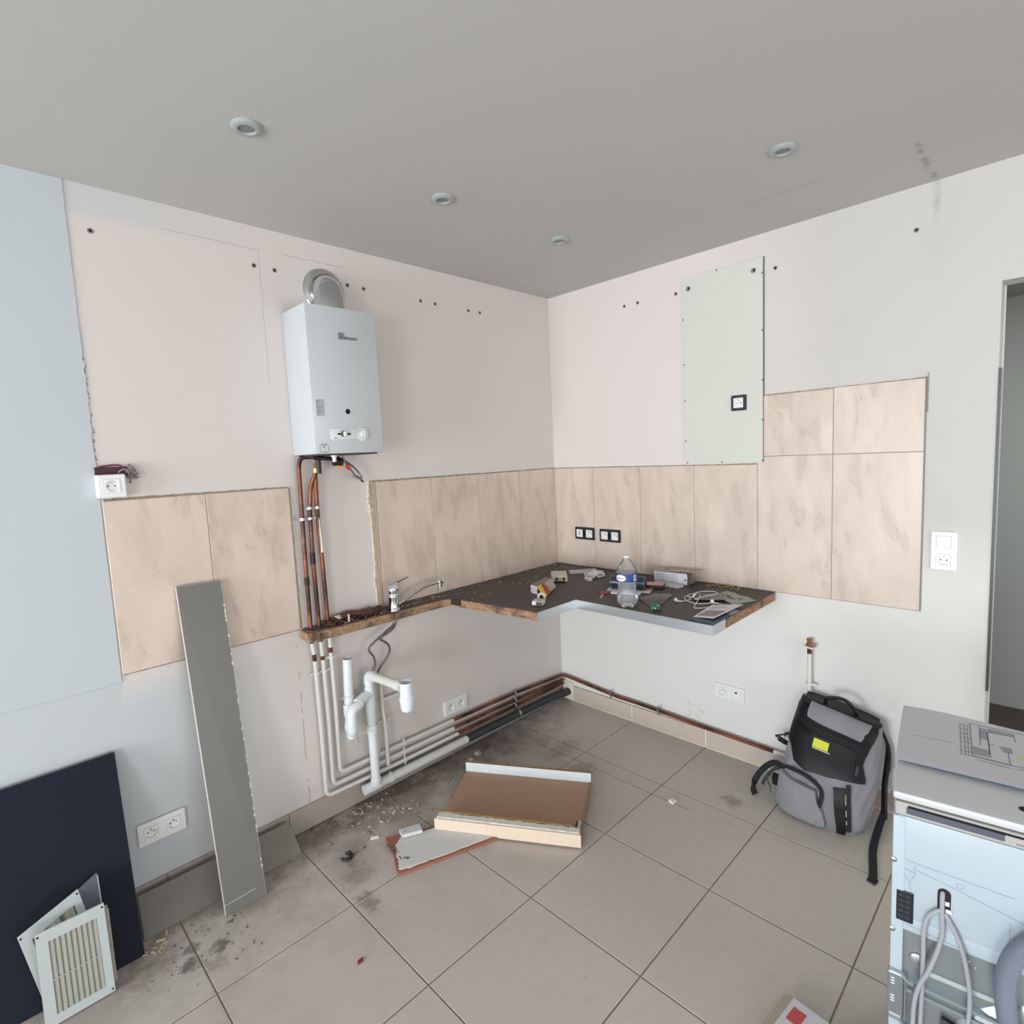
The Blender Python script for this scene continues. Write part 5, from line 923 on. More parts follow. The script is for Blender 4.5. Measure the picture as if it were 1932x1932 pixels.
# ventilation grilles leaning on the navy panel
VG = mat('grille_white', 'bdc5c5', .4, var=.03); 
def grille(name, label, TL, TR, BR, BL, th, slats, side_m):
    TL, TR, BR, BL = map(Vector, (TL, TR, BR, BL)); t = thing(name, label, 'vent grille', ((BL+BR)/2)); n = (TR-TL).cross(BL-TL).normalized()
    if n.y > 0: n = -n     # front faces the room
    def g(s, h, o=0): return BL.lerp(BR, s).lerp(TL.lerp(TR, s), h)+n*o
    def bar(s0, s1, h0, h1, o0, o1, m, nm, rim=None):
        return MB().hexa([g(s0, h0, o0), g(s1, h0, o0), g(s1, h1, o0), g(s0, h1, o0), g(s0, h0, o1), g(s1, h0, o1), g(s1, h1, o1), g(s0, h1, o1)])
    fr = MB(); a, b = .17, .87; c_, d = .10, .88
    for q in ((0, a, 0, 1), (b, 1, 0, 1), (a, b, 0, c_), (a, b, d, 1)):
        fr.hexa([g(q[0], q[2], 0), g(q[1], q[2], 0), g(q[1], q[3], 0), g(q[0], q[3], 0), g(q[0], q[2], .004), g(q[1], q[2], .004), g(q[1], q[3], .004), g(q[0], q[3], .004)])
    obj('frame', fr, VG, t)
    obj('housing', MB().hexa([g(.03, .03, -th), g(.97, .03, -th), g(.97, .97, -th), g(.03, .97, -th), g(.03, .03, -.0005), g(.97, .03, -.0005), g(.97, .97, -.0005), g(.03, .97, -.0005)]), side_m, t)
    for i in range(slats):
        s = a+(b-a)*(i+.5)/slats; w = (b-a)/slats*.42
        obj('slat', MB().hexa([g(s-w, c_, -.0004), g(s+w*.4, c_, -.0004), g(s+w*.4, d, -.0004), g(s-w, d, -.0004), g(s, c_, .003), g(s+w, c_, .0035), g(s+w, d, .0035), g(s, d, .003)]), mat('slat_cream', 'a3a298', .5, var=.06), t)
    obj('cross_wire', MB().tube([g(a, .47, .0045), g(b, .47, .0045)], .0012, 6), VG, t, True)
    for s, h in ((.035, .035), (.965, .035), (.965, .965), (.035, .965)): obj('screw_hole', MB().lathe([(.003, 0), (0, 0)], g(s, h, .0046), n, 8), DARKHOLE, t)
    return t, g
t, g = grille('vent_grille', 'nearer white louvred vent grille leaning on the navy panel', (-2.630, -.275, .289), (-2.470, -.275, .287), (-2.469, -.285, .004), (-2.634, -.285, .004), .016, 9, mat('grille_side', '8f9a98', .5, var=.25, nscale=30))
obj('torn_foam', ragged(t, 'torn_foam', [(0, 0), (1, 1)], 'left', PLASTER).data and MB().box(-2.4675, -2.458, -.262, -.232, .01, .25, b=.003), mat('foam_crumbs', 'a7a49a', .95, var=.4, nscale=60, bump=.8), t)
for ch in list(t.children):
    if ch.name.startswith('torn_foam') and len(ch.data.vertices) > 200: bpy.data.objects.remove(ch)
t2, g = grille('vent_grille', 'tilted white vent grille standing behind the nearer one', (-2.665, -.218, .270), (-2.52, -.203, .322), (-2.475, -.240, .052), (-2.620, -.252, .004), .006, 3, mat('grille_side', '8f9a98', .5))
t = thing('vent_duct_piece', 'dark ducting piece wedged behind the vent grilles', 'duct', (-2.48, -.215, 0))
obj('duct_sheet', MB().hexa([Vector(q) for q in [(-2.53, -.215, .012), (-2.456, -.215, .001), (-2.456, -.209, .001), (-2.53, -.209, .012), (-2.532, -.152, .277), (-2.466, -.152, .313), (-2.466, -.146, .313), (-2.532, -.146, .277)]]), mat('duct_grey', '565c68', .4), t)
obj('duct_flange', MB().obox((-2.4655, -.186, .165), (.0015, 0, 0), (0, .006, .0), (.0, .03, .145)), mat('flange_pale', 'a4a9ac', .5), t)
# ================================================================ casing tray and tile slab on the floor
A0, A1 = Vector((-1.363, -.440, 0)), Vector((-1.043, -.962, 0)); B0, B1 = Vector((-1.028, -.200, 0)), Vector((-.708, -.716, 0))
u = (A1-A0).normalized(); v = ((B0-A0)-u*(B0-A0).dot(u)).normalized(); L1 = (A1-A0).length; Dp = (B1-A1).dot(v); base = A0
def tp(a, b, z): q = base+u*a+v*b; return Vector((q.x, q.y, z))
def tb(a0, a1, b0, b1, z0, z1, k=0): return MB().hexa([tp(a0, b0, z0), tp(a1, b0, z0), tp(a1, b1, z0), tp(a0, b1, z0), tp(a0, b0, z1), tp(a1, b0, z1), tp(a1, b1, z1), tp(a0, b1, z1)], k)
zf = .020
t = thing('pipe_casing', 'broken box-shaped pipe casing with beige tiled front lying open on the floor', 'casing', tuple((A0+B1)/2))
obj('base_board', tb(.0, L1, .012, Dp, zf, zf+.008), mat('brown_hardboard', 'b08d75', .65, var=.08, nscale=12), t); obj('support_block', tb(.05, L1-.05, .05, Dp-.03, .0, zf).hexa([tp(.3, .0, 0), tp(L1, .0, 0), tp(L1, .02, 0), tp(.3, .02, 0), tp(.3, 0, zf), tp(L1, 0, zf), tp(L1, .02, zf), tp(.3, .02, zf)]), mat('casing_under', '8a6d58', .8), t)
obj('tiled_front', tb(-.004, L1+.002, -.008, .0, .008, .062), mat('beige_front_tile', 'dfccb8', .4, var=.02, nscale=8), t, label='beige tile face')
rnd = random.Random(8); rows = []
for i in range(40):
    a = .004+(L1-.008)*i/39; w = .030+rnd.uniform(-.003, .004); h = .066+rnd.uniform(-.0015, .0015)
    if i < 6: w = .036+rnd.uniform(-.006, .008)
    rows.append([tp(a, .001, .012), tp(a, .001, h), tp(a, w, h), tp(a, w, .028)])
obj('front_plaster', MB().quads(rows), mat('white_plaster_edge', 'dcdad4', .85, var=.12, nscale=60, bump=.4), t, label='chipped white plaster edge')
obj('front_batten', tb(.005, L1-.04, .036, .046, zf+.008, .068), mat('yellow_mdf', 'a08052', .8, var=.15, nscale=40), t)
obj('rear_board', tb(.0, L1+.002, Dp-.004, Dp+.012, .018, .074), mat('yellow_mdf', 'a08052', .8), t); obj('rear_white_face', tb(.0, L1+.002, Dp-.0055, Dp-.0042, .029, .0745), mat('white_melamine', 'd7dde2', .35, var=.02), t, label='white melamine face')
obj('side_lip', tb(L1-.006, L1, .046, Dp-.006, zf+.008, zf+.013), mat('yellow_mdf', 'a08052', .8), t)
obj('hinge_notch', tb(L1-.032, L1-.018, .085, .125, zf+.0082, zf+.0095), mat('notch_dark', '3a2d25', .8), t); obj('hinge_plate', tb(L1-.024, L1-.010, .08, .125, zf+.0095, zf+.012), mat('plate_white', 'c7c4c0', .5), t)
poly = [(-1.539, -.325), (-1.560, -.375), (-1.575, -.44), (-1.605, -.50), (-1.619, -.543), (-1.50, -.585), (-1.355, -.635), (-1.192, -.688), (-1.02, -.735), (-.96, -.60), (-1.15, -.50), (-1.361, -.420), (-1.43, -.385)]
t = thing('tile_slab', 'broken terracotta slab with white adhesive on top, half under the casing', 'tile fragment', (-1.4, -.5, 0))
obj('terracotta', MB().prism(poly, .0005, .012), mat('terracotta', '9a6555', .85, var=.15, nscale=30, bump=.4), t)
ad = [(-1.500, -.375), (-1.540, -.40), (-1.562, -.445), (-1.594, -.502), (-1.604, -.530), (-1.56, -.553), (-1.495, -.572), (-1.44, -.594), (-1.350, -.622), (-1.2, -.672), (-1.04, -.714), (-.99, -.60), (-1.17, -.515), (-1.34, -.44), (-1.42, -.415)]
rnd = random.Random(17); ad2 = []
for i in range(len(ad)): ad2 += jag(ad[i], ad[(i+1) % len(ad)], 4, .0035)
obj('adhesive_layer', MB().prism(ad2, .012, .0155), mat('white_adhesive', 'd6d4d3', .9, var=.10, nscale=50, bump=.8), t, label='white adhesive')
obj('mortar_lump', chips(26, lambda r: r.uniform(-1.575, -1.55), lambda r: r.uniform(-.50, -.37), .012, .002, .005, 31, .4), mat('mortar_grey', '776c62', .95, var=.4, nscale=60), t)
t = thing('plastic_trunking_piece', 'short piece of white plastic trunking lying on the broken slab', 'plastic piece', (-1.455, -.385, .012))
q0 = [(-1.490, -.352), (-1.500, -.392), (-1.425, -.428), (-1.412, -.385)]; obj('channel', MB().hexa([(a, b, .0195) for a, b in q0]+[(a, b, .034) for a, b in q0]), mat('trunking_white', 'cfd4d4', .4), t); obj('screw_hole', MB().lathe([(.003, 0), (0, 0)], (-1.478, -.380, .0342), (0, 0, 1), 8), DARKHOLE, t)
t = thing('broken_ring', 'black broken plastic ring lying on the dirty tiles', 'plastic ring', (-1.701, -.295, 0))
obj('ring_arc', MB().tube([(-1.701+.019*math.cos(a), -.297+.019*math.sin(a), .0062) for a in [PI*.9+PI*1.55*i/16 for i in range(17)]], [.003]+[.006]*15+[.002], 10), BLACK, t, True)
loose('plaster_flake', 'white angular flake on the floor tiles right of the casing', 'plaster flake', MB().prism([(-.550, -1.070), (-.528, -1.078), (-.530, -1.098), (-.556, -1.094)], .0005, .012), WHITE, (-.54, -1.08, 0))
loose('plaster_flake', 'thin white flake on the dirty floor left of the slab', 'plaster flake', MB().prism([(-1.575, -.262), (-1.545, -.283), (-1.553, -.292), (-1.582, -.275)], .0005, .006), WHITE, (-1.56, -.28, 0))
loose('red_speck', 'red laser light dot by the room corner, modelled as a tiny bead', 'scrap', MB().lathe([(0, 0), (.005, .001), (.004, .004), (0, .005)], (-.085, -.125, .0005), (0, 0, 1), 8), mat('bright_red', 'f0304a', .4), (-.085, -.125, 0))  # laser spot of light put in as a solid red bead
loose('red_speck', 'tiny red plastic scrap in the middle of the floor', 'scrap', MB().prism([(-1.892, -.752), (-1.902, -.765), (-1.918, -.762), (-1.912, -.751)], .0005, .005), mat('red_speck', '8e2a32', .5), (-1.905, -.757, 0))
litter('floor_crumbs', 'pale crumbs scattered below the drain riser', chips(60, lambda r: r.gauss(-1.47, .09), lambda r: -r.uniform(.04, .24), .0006, .0012, .0038, 41, .5), mat('pale_crumbs', 'c9c4bb', .9), (-1.47, -.12, 0))
litter('floor_crumbs', 'brown rubble and dust along the floor under the waste pipe', chips(260, lambda r: r.uniform(-1.75, -.65), lambda r: -.02-r.random()**2.5*.30, .0006, .0006, .0028, 42, .5), mat('brown_rubble', '6b5549', .95, var=.4, nscale=60), (-1.1, -.1, 0))
litter('floor_crumbs', 'dark and pale crumbs on the floor by the end of the plinth board', chips(70, lambda r: r.uniform(-2.40, -2.08), lambda r: -r.uniform(.16, .46), .0006, .0005, .002, 43, .5), mat('dark_crumbs', '4a423b', .95, var=.4), (-2.25, -.28, 0))
litter('floor_crumbs', 'tan plaster bits beside the navy panel foot', chips(14, lambda r: r.uniform(-2.38, -2.30), lambda r: -r.uniform(.16, .235), .0006, .003, .006, 44, .4), mat('tan_bits', 'c2b79c', .95, var=.2), (-2.34, -.2, 0))
for k_, (x, y, s) in enumerate(((-.84, -.115, .022), (-.80, -.20, .014), (-.90, -.13, .016))): loose('plaster_lump', ['largest plaster lump on the floor under the pipe transition', 'small pale lump on the floor behind the casing', 'plaster lump touching the waste pipe'][k_], 'plaster lump', MB().lathe([(0, .0), (s, .0005), (s*.9, s*.5), (s*.4, s*.8), (0, s*.8)], (x, y, .0005), (0, 0, 1), 6), mat('lump_tan', 'a5978a', .95, var=.3, nscale=60, bump=.5), (x, y, 0))
# box corner at the bottom of the picture
t = thing('printed_carton', 'printed white and red carton corner lying on the floor at the picture bottom', 'carton', (-1.25, -1.88, 0))
cq = [(-1.150, -1.775), (-1.178, -2.00), (-1.38, -1.975), (-1.35, -1.75)]
obj('carton_body', slabq(cq, 0.0005, .030), mat('carton_beige', 'a89d8c', .7, var=.05), t); cq2 = [(-1.152, -1.797), (-1.177, -1.998), (-1.378, -1.973), (-1.355, -1.772)]; obj('lid_print', slabq(cq2, .030, .0306), mat('carton_print_white', 'cfccd0', .5), t)
obj('red_mark', slabq([(-1.178, -1.806), (-1.182, -1.84), (-1.23, -1.834), (-1.225, -1.80)], .0306, .031), mat('carton_red', 'c04a50', .5), t)
# ================================================================ washing machine (seen from the back)
WM = thing('washing_machine', 'white washing machine turned with its back panel and grey hose to the room', 'washing machine', (-1.363, -2.056, 0), math.radians(-82))
WP_ = mat('machine_plastic', 'aab7c0', .35, var=.012, nscale=4); WT = mat('machine_top', 'c3c5c6', .4, var=.02); GS = mat('galvanised_steel', 'a3adb3', .28, .85, var=.08, nscale=7); RG = mat('warm_grey_plastic', 'a8a4a1', .5, var=.02)
Wd = .595; Dm = .415
def wb(x0, x1, y0, y1, z0, z1, b=0): return MB().box(x0, x1, y0, y1, z0, z1, b=b)
def W_part(nm, mb, m, par=None, sm=False, label=None): return obj(nm, mb, m, par or WM, sm, local=True, label=label)
W_part('cabinet', MB().box(0, Wd, .024, Dm, .02, .812, b=.004).box(0, .022, -.008, .03, .02, .805, b=.003).box(Wd-.022, Wd, -.008, .03, .02, .805, b=.003), WP_, sm=30)
W_part('lid', MB().box(-.002, Wd+.002, .0, Dm+.003, .834, .852, b=.006), WT, sm=30)
W_part('top_rear_rail', MB().box(.003, Wd-.003, -.004, .04, .806, .8335, b=.002), RG); W_part('rail_slot', wb(.024, .50, -.0052, -.0035, .8255, .8295), DARKHOLE); W_part('label_strip', wb(.022, .172, -.0055, -.0035, .8125, .8250), mat('slate_strip', '4d5260', .4), label='slate grey strip')
W_part('rail_text', wb(.188, .25, -.0050, -.0036, .8125, .8138), mat('rail_ink', '6d6a68', .6))
bp_ = W_part('back_panel', MB().box(.008, Wd-.022, -.006, .02, .585, .806, b=.002).box(.008, Wd-.15, -.006, .02, .558, .586, b=.002), WP_, sm=30)
m = MB()
def groove(pts, w=.0009):
    for a, b in zip(pts, pts[1:]):
        a = Vector((a[0], 0, a[1])); b = Vector((b[0], 0, b[1])); d = (b-a); nrm = Vector((-d.z, 0, d.x)).normalized()*w; m.obox((a+b)/2+Vector((0, -.0062, 0)), d/2, (0, .0004, 0), nrm)
groove([(.017, .75), (.017, .715), (.04, .712), (.19, .705)]); groove([(.0165, .70), (.0165, .695), (.038, .690), (.038, .706)]); groove([(.012, .702), (.030, .665), (.038, .62)], .0007); groove([(.030, .665), (.040, .690)], .0007); groove([(.040, .698), (.09, .688), (.23, .655)]); groove([(.105, .698), (.115, .697), (.115, .689), (.105, .690), (.105, .698)], .0005); groove([(.185, .655), (.185, .60)]); groove([(.010, .575), (.07, .567), (.13, .562)], .0007)
obj('panel_ribs', m, mat('rib_shade', '93a1ab', .6), bp_, local=True)
W_part('vent', MB().box(.008, .038, -.0085, -.004, .577, .645, b=.003), mat('vent_black', '14161c', .4)); m = MB()
for i in range(5):
    for j in range(2): m.box(.013+j*.011, .021+j*.011, -.0095, -.008, .586+i*.0115, .593+i*.0115)
W_part('vent_bars', m, mat('vent_dark_grey', '2b2f38', .4))
hl = [(.0865+.0105*math.cos(a), .668+.010*math.sin(a)) for a in [PI*i/8 for i in range(9)]]+[(.0865+.0105*math.cos(a), .637+.008*math.sin(a)) for a in [PI+PI*i/8 for i in range(9)]]
W_part('cable_opening', MB().prism(hl, -.0072, -.0055, ax='y'), mat('opening_dark', '1d1014', .8)); W_part('cable_clip', MB().box(.088, .095, -.010, -.007, .645, .654, b=.001).box(.089, .099, -.010, -.007, .630, .638, b=.001), SOCK)
for z in (.708, .553): W_part('screw', MB().lathe([(.0055, .0), (.0055, .002), (.003, .0035), (0, .0035)], (.003, -.008, z), (0, -1, 0), 16), STEEL, sm=True)
# recessed galvanised lower back
W_part('lower_panel', MB().box(.012, Wd-.012, .004, .02, .02, .56), GS)
W_part('drum_bulge', MB().lathe([(.21, 0), (.20, .006), (.05, .009), (0, .009)], (.30, .004, .30), (0, -1, 0), 40), GS, sm=True)
for i, (z0, z1, d) in enumerate(((.462, .470, -.010), (.440, .459, -.006), (.352, .358, -.010), (.30, .349, -.006))):
    pts = [(.0, z0+.004), (.02, z0+.003), (.032, z0-.012), (.20, z0-.020), (.56, z0-.02), (.56, z0-.026-(z1-z0)*0), (.20, z0-.026), (.030, z0-.019), (.018, z0-.004), (.0, z0-.003)]
    W_part('steel_ridge', MB().prism(pts, d, .006, ax='y'), mat('bright_galv', 'c3cdd2', .22, .9, var=.04), sm=False)
W_part('side_bracket', MB().box(-.003, .026, -.009, .006, .36, .455, b=.003).box(.026, .030, -.012, .004, .355, .45, b=.001), GS)
for z in (.435, .395): 
    m = MB()
    for k_ in range(3): m.box(.003, .010, -.0115, -.0085, z-.006+k_*.006, z-.003+k_*.006, b=.0008)
    W_part('hook_slots', m, mat('slot_bright', 'dfe5e8', .3, .6))
for x, z in ((.118, .531), (.137, .527), (.128, .536)): W_part('rivet', MB().lathe([(.0028, 0), (.002, .0015), (0, .002)], (x, .004, z), (0, -1, 0), 10), CHROME, sm=True)
W_part('highlight_boss', MB().lathe([(.014, 0), (.012, .004), (.006, .006), (0, .006)], (.046, .004, .497), (0, -1, 0), 20), mat('bright_galv', 'c3cdd2', .22, .9), sm=True)
W_part('pale_strip', MB().box(.055, .20, .0015, .0042, .470, .480), mat('pale_steel_strip', 'b7c2bf', .4, .3))
W_part('motor_recess', MB().prism([(.088, .395), (.128, .385), (.128, .30), (.085, .30)], -.0068, -.003, ax='y'), mat('recess_grey', '454c52', .5, .4))
W_part('foot', MB().lathe([(.02, 0), (.02, .008), (.008, .010), (.008, .022)], (.05, .06, 0), (0, 0, 1), 16), BLACK); W_part('foot', MB().lathe([(.02, 0), (.02, .008), (.008, .010), (.008, .022)], (Wd-.05, .06, 0), (0, 0, 1), 16), BLACK)
W_part('foot', MB().lathe([(.02, 0), (.02, .008), (.008, .010), (.008, .022)], (.05, Dm-.06, 0), (0, 0, 1), 16), BLACK); W_part('foot', MB().lathe([(.02, 0), (.02, .008), (.008, .010), (.008, .022)], (Wd-.05, Dm-.06, 0), (0, 0, 1), 16), BLACK)
GC = mat('grey_cable', '9a9ba3', .45)
W_part('power_cable', MB().tube(smooth_path([(.084, -.004, .670), (.0835, -.012, .655), (.084, -.013, .62), (.085, -.014, .585), (.078, -.016, .545), (.064, -.02, .495), (.052, -.022, .463), (.044, -.022, .42), (.042, -.02, .35), (.043, -.018, .29)], 8), .0042, 12), GC, sm=True)
W_part('power_cable', MB().tube(smooth_path([(.0835, -.012, .634), (.075, -.013, .630), (.062, -.014, .612), (.056, -.015, .58), (.056, -.015, .53), (.056, -.012, .47), (.055, -.012, .40), (.053, -.012, .30)], 8), .0042, 12), GC, sm=True)
W_part('power_cable', MB().tube(smooth_path([(.088, -.010, .630), (.098, -.012, .612), (.108, -.014, .592), (.120, -.016, .555), (.129, -.016, .50), (.131, -.016, .45), (.127, -.016, .40), (.118, -.016, .35)], 8), .0042, 12), GC, sm=True)
hp = smooth_path([(.30, -.030, .680), (.25, -.034, .676), (.212, -.034, .648), (.190, -.034, .610), (.180, -.034, .56), (.182, -.034, .50), (.192, -.034, .445), (.205, -.034, .39), (.22, -.034, .30)], 34)
W_part('drain_hose', MB().tube(hp, [.0155+(.0012 if i % 4 < 2 else 0) for i in range(len(hp))], 18), mat('hose_grey', '6e7684', .45, var=.03), sm=30)
W_part('lid_hole', MB().lathe([(.010, 0), (0, 0)], (.205, .058, .8524), (0, 0, 1), 20), DARKHOLE)
# floor plan on the lid
t = thing('floor_plan_sheets', 'stack of paper sheets with a printed floor plan on the washing machine', 'papers', (-1.1, -2.2, .852))
Pp = Vector((-1.238, -2.035, 0)); Aa = Vector((.990, .130, 0)).normalized(); Bb = Vector((.12, -.99, 0)).normalized()
def zs(b, a): return .8528+.010+.006*math.sin(max(0, b)/.42*6.0+.8)*(a/.3)+.004*(b/.42)
def pp(b, a, o=0): q = Pp+Bb*b+Aa*a; return (q.x, q.y, zs(b, a)+o)
for k_, (db, da, dz, m_) in enumerate(((.004, .003, -.006, mat('under_sheet', 'c5cbe0', .8)), (.0, -.002, -.003, mat('mid_sheet', 'cfd4ea', .8)), (0, 0, 0, mat('top_sheet', 'c9c8cf', .8, var=.01)))):
    rows = [[pp(-.0+db+.42*j/24, da+.292*i/8, dz if i > 0 else dz*.6) for j in range(25)] for i in range(9)]
    obj('sheet', MB().quads(rows, .0006, lambda i, j: (0, 0, 1)), m_, t, 60)
m = MB()
def pl(b0, a0, b1, a1, w=.0005, o=.0003):
    n_ = max(1, int(max(abs(b1-b0), abs(a1-a0))/.02))
    for i in range(n_):
        s0, s1 = i/n_, (i+1)/n_; p0 = Vector(pp(b0+(b1-b0)*s0, a0+(a1-a0)*s0, o)); p1 = Vector(pp(b0+(b1-b0)*s1, a0+(a1-a0)*s1, o)); d = p1-p0; s_ = Vector((-d.y, d.x, 0)).normalized()*w; m.hexa([p0-s_, p1-s_, p1+s_, p0+s_, p0-s_+Vector((0, 0, .0003)), p1-s_+Vector((0, 0, .0003)), p1+s_+Vector((0, 0, .0003)), p0+s_+Vector((0, 0, .0003))])
for b in (.116, .123, .129): pl(b, .086, b, .247, .0003)
for a in (.086, .105, .125, .15, .17, .195, .22, .247): pl(.113, a, .134, a, .0003)
pl(.135, .089, .135, .262); pl(.135, .262, .22, .272); pl(.135, .089, .20, .087, .0012); pl(.20, .087, .26, .09); pl(.151, .150, .153, .257); pl(.166, .115, .166, .235, .001); pl(.166, .235, .215, .245); pl(.215, .215, .215, .26); pl(.198, .09, .198, .15); pl(.166, .16, .175, .175, .0004); pl(.205, .075, .26, .078, .0004); pl(.14, .075, .20, .072, .0004); pl(.22, .272, .30, .275); pl(.24, .16, .24, .27, .0004); pl(.30, .09, .30, .275); pl(.2, .087, .3, .09)
obj('plan_lines', m, mat('plan_ink', '4b4850', .8), t)
m = MB()
def fill(q, o=.0002):
    P_ = [Vector(pp(b, a, o)) for b, a in q]; m.hexa(P_+[x+Vector((0, 0, .0002)) for x in P_])
fill([(.153, .19), (.166, .19), (.166, .25), (.153, .25)]); fill([(.137, .10), (.168, .10), (.166, .135), (.137, .14)]); fill([(.168, .238), (.215, .243), (.215, .262), (.168, .258)]); fill([(.19, .145), (.207, .148), (.206, .175), (.185, .172)])
obj('plan_shading', m, mat('plan_grey', '9a98a0', .8), t)
m = MB(); rnd = random.Random(14); b = .022
while b < .10: w = rnd.uniform(.002, .005); pl(b, .129-.0*b, b+w, .129, .0010); b += w+.0012
for a in (.10, .12, .14, .16, .18, .2, .22): pl(.124, a, .1275, a+.001, .0008)
obj('text_print', m, mat('text_grey', '9c9aa3', .8), t)
m = MB(); fill([(.212, .131), (.232, .133), (.232, .142), (.212, .140)], .0006); obj('yellow_highlight', m, mat('highlight_yellow', 'd6d92c', .7), t, label='yellow highlighter mark')
# ================================================================ backpack
def lerpk(t, ks):
    for (a, va), (b, vb) in zip(ks, ks[1:]):
        if t <= b:
            s = (t-a)/(b-a) if b > a else 0; s = max(0, min(1, s)); return va+(vb-va)*(s*s*(3-2*s)*.4+s*.6)
    return ks[-1][1]
def bagS(u, v, off=0.0, back=False):
    H_ = .43
    hw = lerpk(v, [(0, .155), (.08, .172), (.35, .174), (.7, .166), (.93, .152), (1, .137)])+off
    fd = lerpk(v, [(0, .14), (.1, .155), (.35, .16), (.5, .14), (.8, .11), (.95, .085), (1, .055)])+off
    cx = lerpk(v, [(0, -.155), (.5, -.13), (1, -.075)]); cy = lerpk(v, [(0, -1.588), (1, -1.628)])
    th = PI*(1-(u+1)/2); n_ = 2/3.2; c, s = math.cos(th), math.sin(th)
    a = math.copysign(abs(c)**n_, c)*hw; d = abs(s)**n_*fd
    if back: d = -min(abs(s)**n_*.10, (-.042-cx) if v > .25 else .118)
    z = v*H_+off*(0 if v < .95 else .5)-a*.17*v+.012*(1-abs(u))*(v if v > .9 else 0)
    yaw = math.radians(6); X = cx-d*math.cos(yaw)+a*math.sin(yaw)*.3; Y = cy-a-d*math.sin(yaw)
    return Vector((min(X, -.041), Y, max(z, .0005)))
BG = thing('backpack', 'grey canvas backpack with black leather flap and yellow patch against the right wall', 'backpack', (-.16, -1.60, 0))
nu, nv = 40, 30; mb = MB(); vs = []
for j in range(nv+1):
    v = j/nv
    ring = [bagS(-1+2*i/nu, v) for i in range(nu)]+[bagS(1-2*i/nu, v, back=True) for i in range(nu)]
    for i, q in enumerate(ring):
        wob = .005*math.sin(i*.45+v*9)*math.sin(v*PI)+.003*math.sin(i*1.1-v*19)*math.sin(v*PI); c = Vector((-.12, -1.6, q.z)); d = (q-c); d.z = 0
        q2 = q+d.normalized()*wob if i < nu else q; q2.x = min(q2.x, -.041); vs.append(q2)
R_ = 2*nu;  fs = [(j*R_+i, j*R_+(i+1) % R_, (j+1)*R_+(i+1) % R_, (j+1)*R_+i) for j in range(nv) for i in range(R_)]
cb = len(vs); vs.append(Vector((-.15, -1.59, .0005))); vs.append(Vector((-.075, -1.63, .438)))
fs += [((i+1) % R_, i, cb) for i in range(R_)]+[(nv*R_+i, nv*R_+(i+1) % R_, cb+1) for i in range(R_)]
mb.add(vs, fs); obj('canvas_body', mb, M_FAB, BG, 60)
LE = mat('black_leather', '121318', .5, var=.12, nscale=25, bump=.12, spec=.3); WE = mat('black_webbing', '1a1a20', .75, var=.1, nscale=200)
def rpatch(rows, off, th, m, nm, nx=14, label=None, sub=None):   # rows: (v-ordered) (uL,vL,uR,vR)
    R2 = []
    rows2 = []
    for a, b in zip(rows, rows[1:]):
        for k in range(4): rows2.append([a[i]+(b[i]-a[i])*k/4 for i in range(4)])
    rows2.append(rows[-1])
    for uL, vL, uR, vR in rows2: R2.append([bagS(uL+(uR-uL)*j/nx, min(1, vL+(vR-vL)*j/nx), off+th) for j in range(nx+1)])
    def nr(i, j):
        p_ = R2[i][j]; c = Vector((-.10, -1.61, p_.z)); d = p_-c; d.z = 0; return d.normalized()
    return obj(nm, MB().quads(R2, th, nr), m, sub or BG, 60, label=label)
rpatch([(-.99, 1.0, .80, 1.0), (-.95, .93, .62, .93), (-.86, .84, .46, .84), (-.80, .74, .36, .74), (-.75, .65, .34, .68), (-.55, .62, .44, .58), (-.45, .57, .45, .535), (-.38, .52, .20, .525), (-.28, .50, .05, .51), (-.16, .475, .0, .495)], .003, .006, LE, 'leather_flap')
rpatch([(-.38, .995, .50, .985), (-.36, .93, .33, .92), (-.35, .90, .26, .865)], .0095, .0015, M_FAB, 'flap_canvas_panel')
rpatch([(-.60, .87, .22, .835), (-.60, .858, .22, .823)], .0105, .002, mat('zip_black', '0f1014', .5), 'flap_zip')
rpatch([(-.62, .82, .20, .79), (-.62, .66, .22, .62)], .0095, .006, LE, 'flap_pocket')
rpatch([(-.125, .775, -.005, .775), (-.125, .705, -.005, .705)], .017, .003, mat('yellow_patch', 'cfd32a', .4, var=.03), 'yellow_patch', 4, label='yellow patch')
rpatch([(-.12, .700, -.0, .700), (-.12, .692, -.0, .692)], .016, .004, mat('patch_side', 'b5b8a0', .4), 'patch_rim', 4)
rpatch([(.245, .675, .285, .67), (.235, .60, .27, .595)], .0105, .003, mat('zip_pull', '3c3d44', .4), 'flap_pull', 3)
def piping(uv, off, r, m, nm): return obj(nm, MB().tube(smooth_path([bagS(a, b, off) for a, b in uv], 5), r, 8), m, BG, True)
rpatch([(-.60, .38, -.02, .36), (-.60, .25, .0, .22), (-.60, .10, .03, .08), (-.55, .03, .02, .03)], .0, .022, M_FAB, 'front_pocket', 18)
piping([(-.66, .375), (-.52, .42), (-.40, .435), (-.19, .445), (-.04, .42), (.0, .36), (.0, .22)], .010, .0075, WE, 'pocket_piping')
piping([(-.80, .05), (-.65, .06), (-.40, .035), (-.15, .025), (.05, .02)], .004, .003, mat('grey_piping', '8d8c92', .7), 'bottom_seam')
rpatch([(.045, .44, .155, .46), (.09, .22, .21, .23), (.15, .02, .27, .02)], .012, .005, LE, 'front_strap', 6)
rpatch([(.165, .49, .215, .50), (.22, .27, .28, .28), (.285, .06, .345, .06)], .008, .004, WE, 'side_strap', 4)
m = []
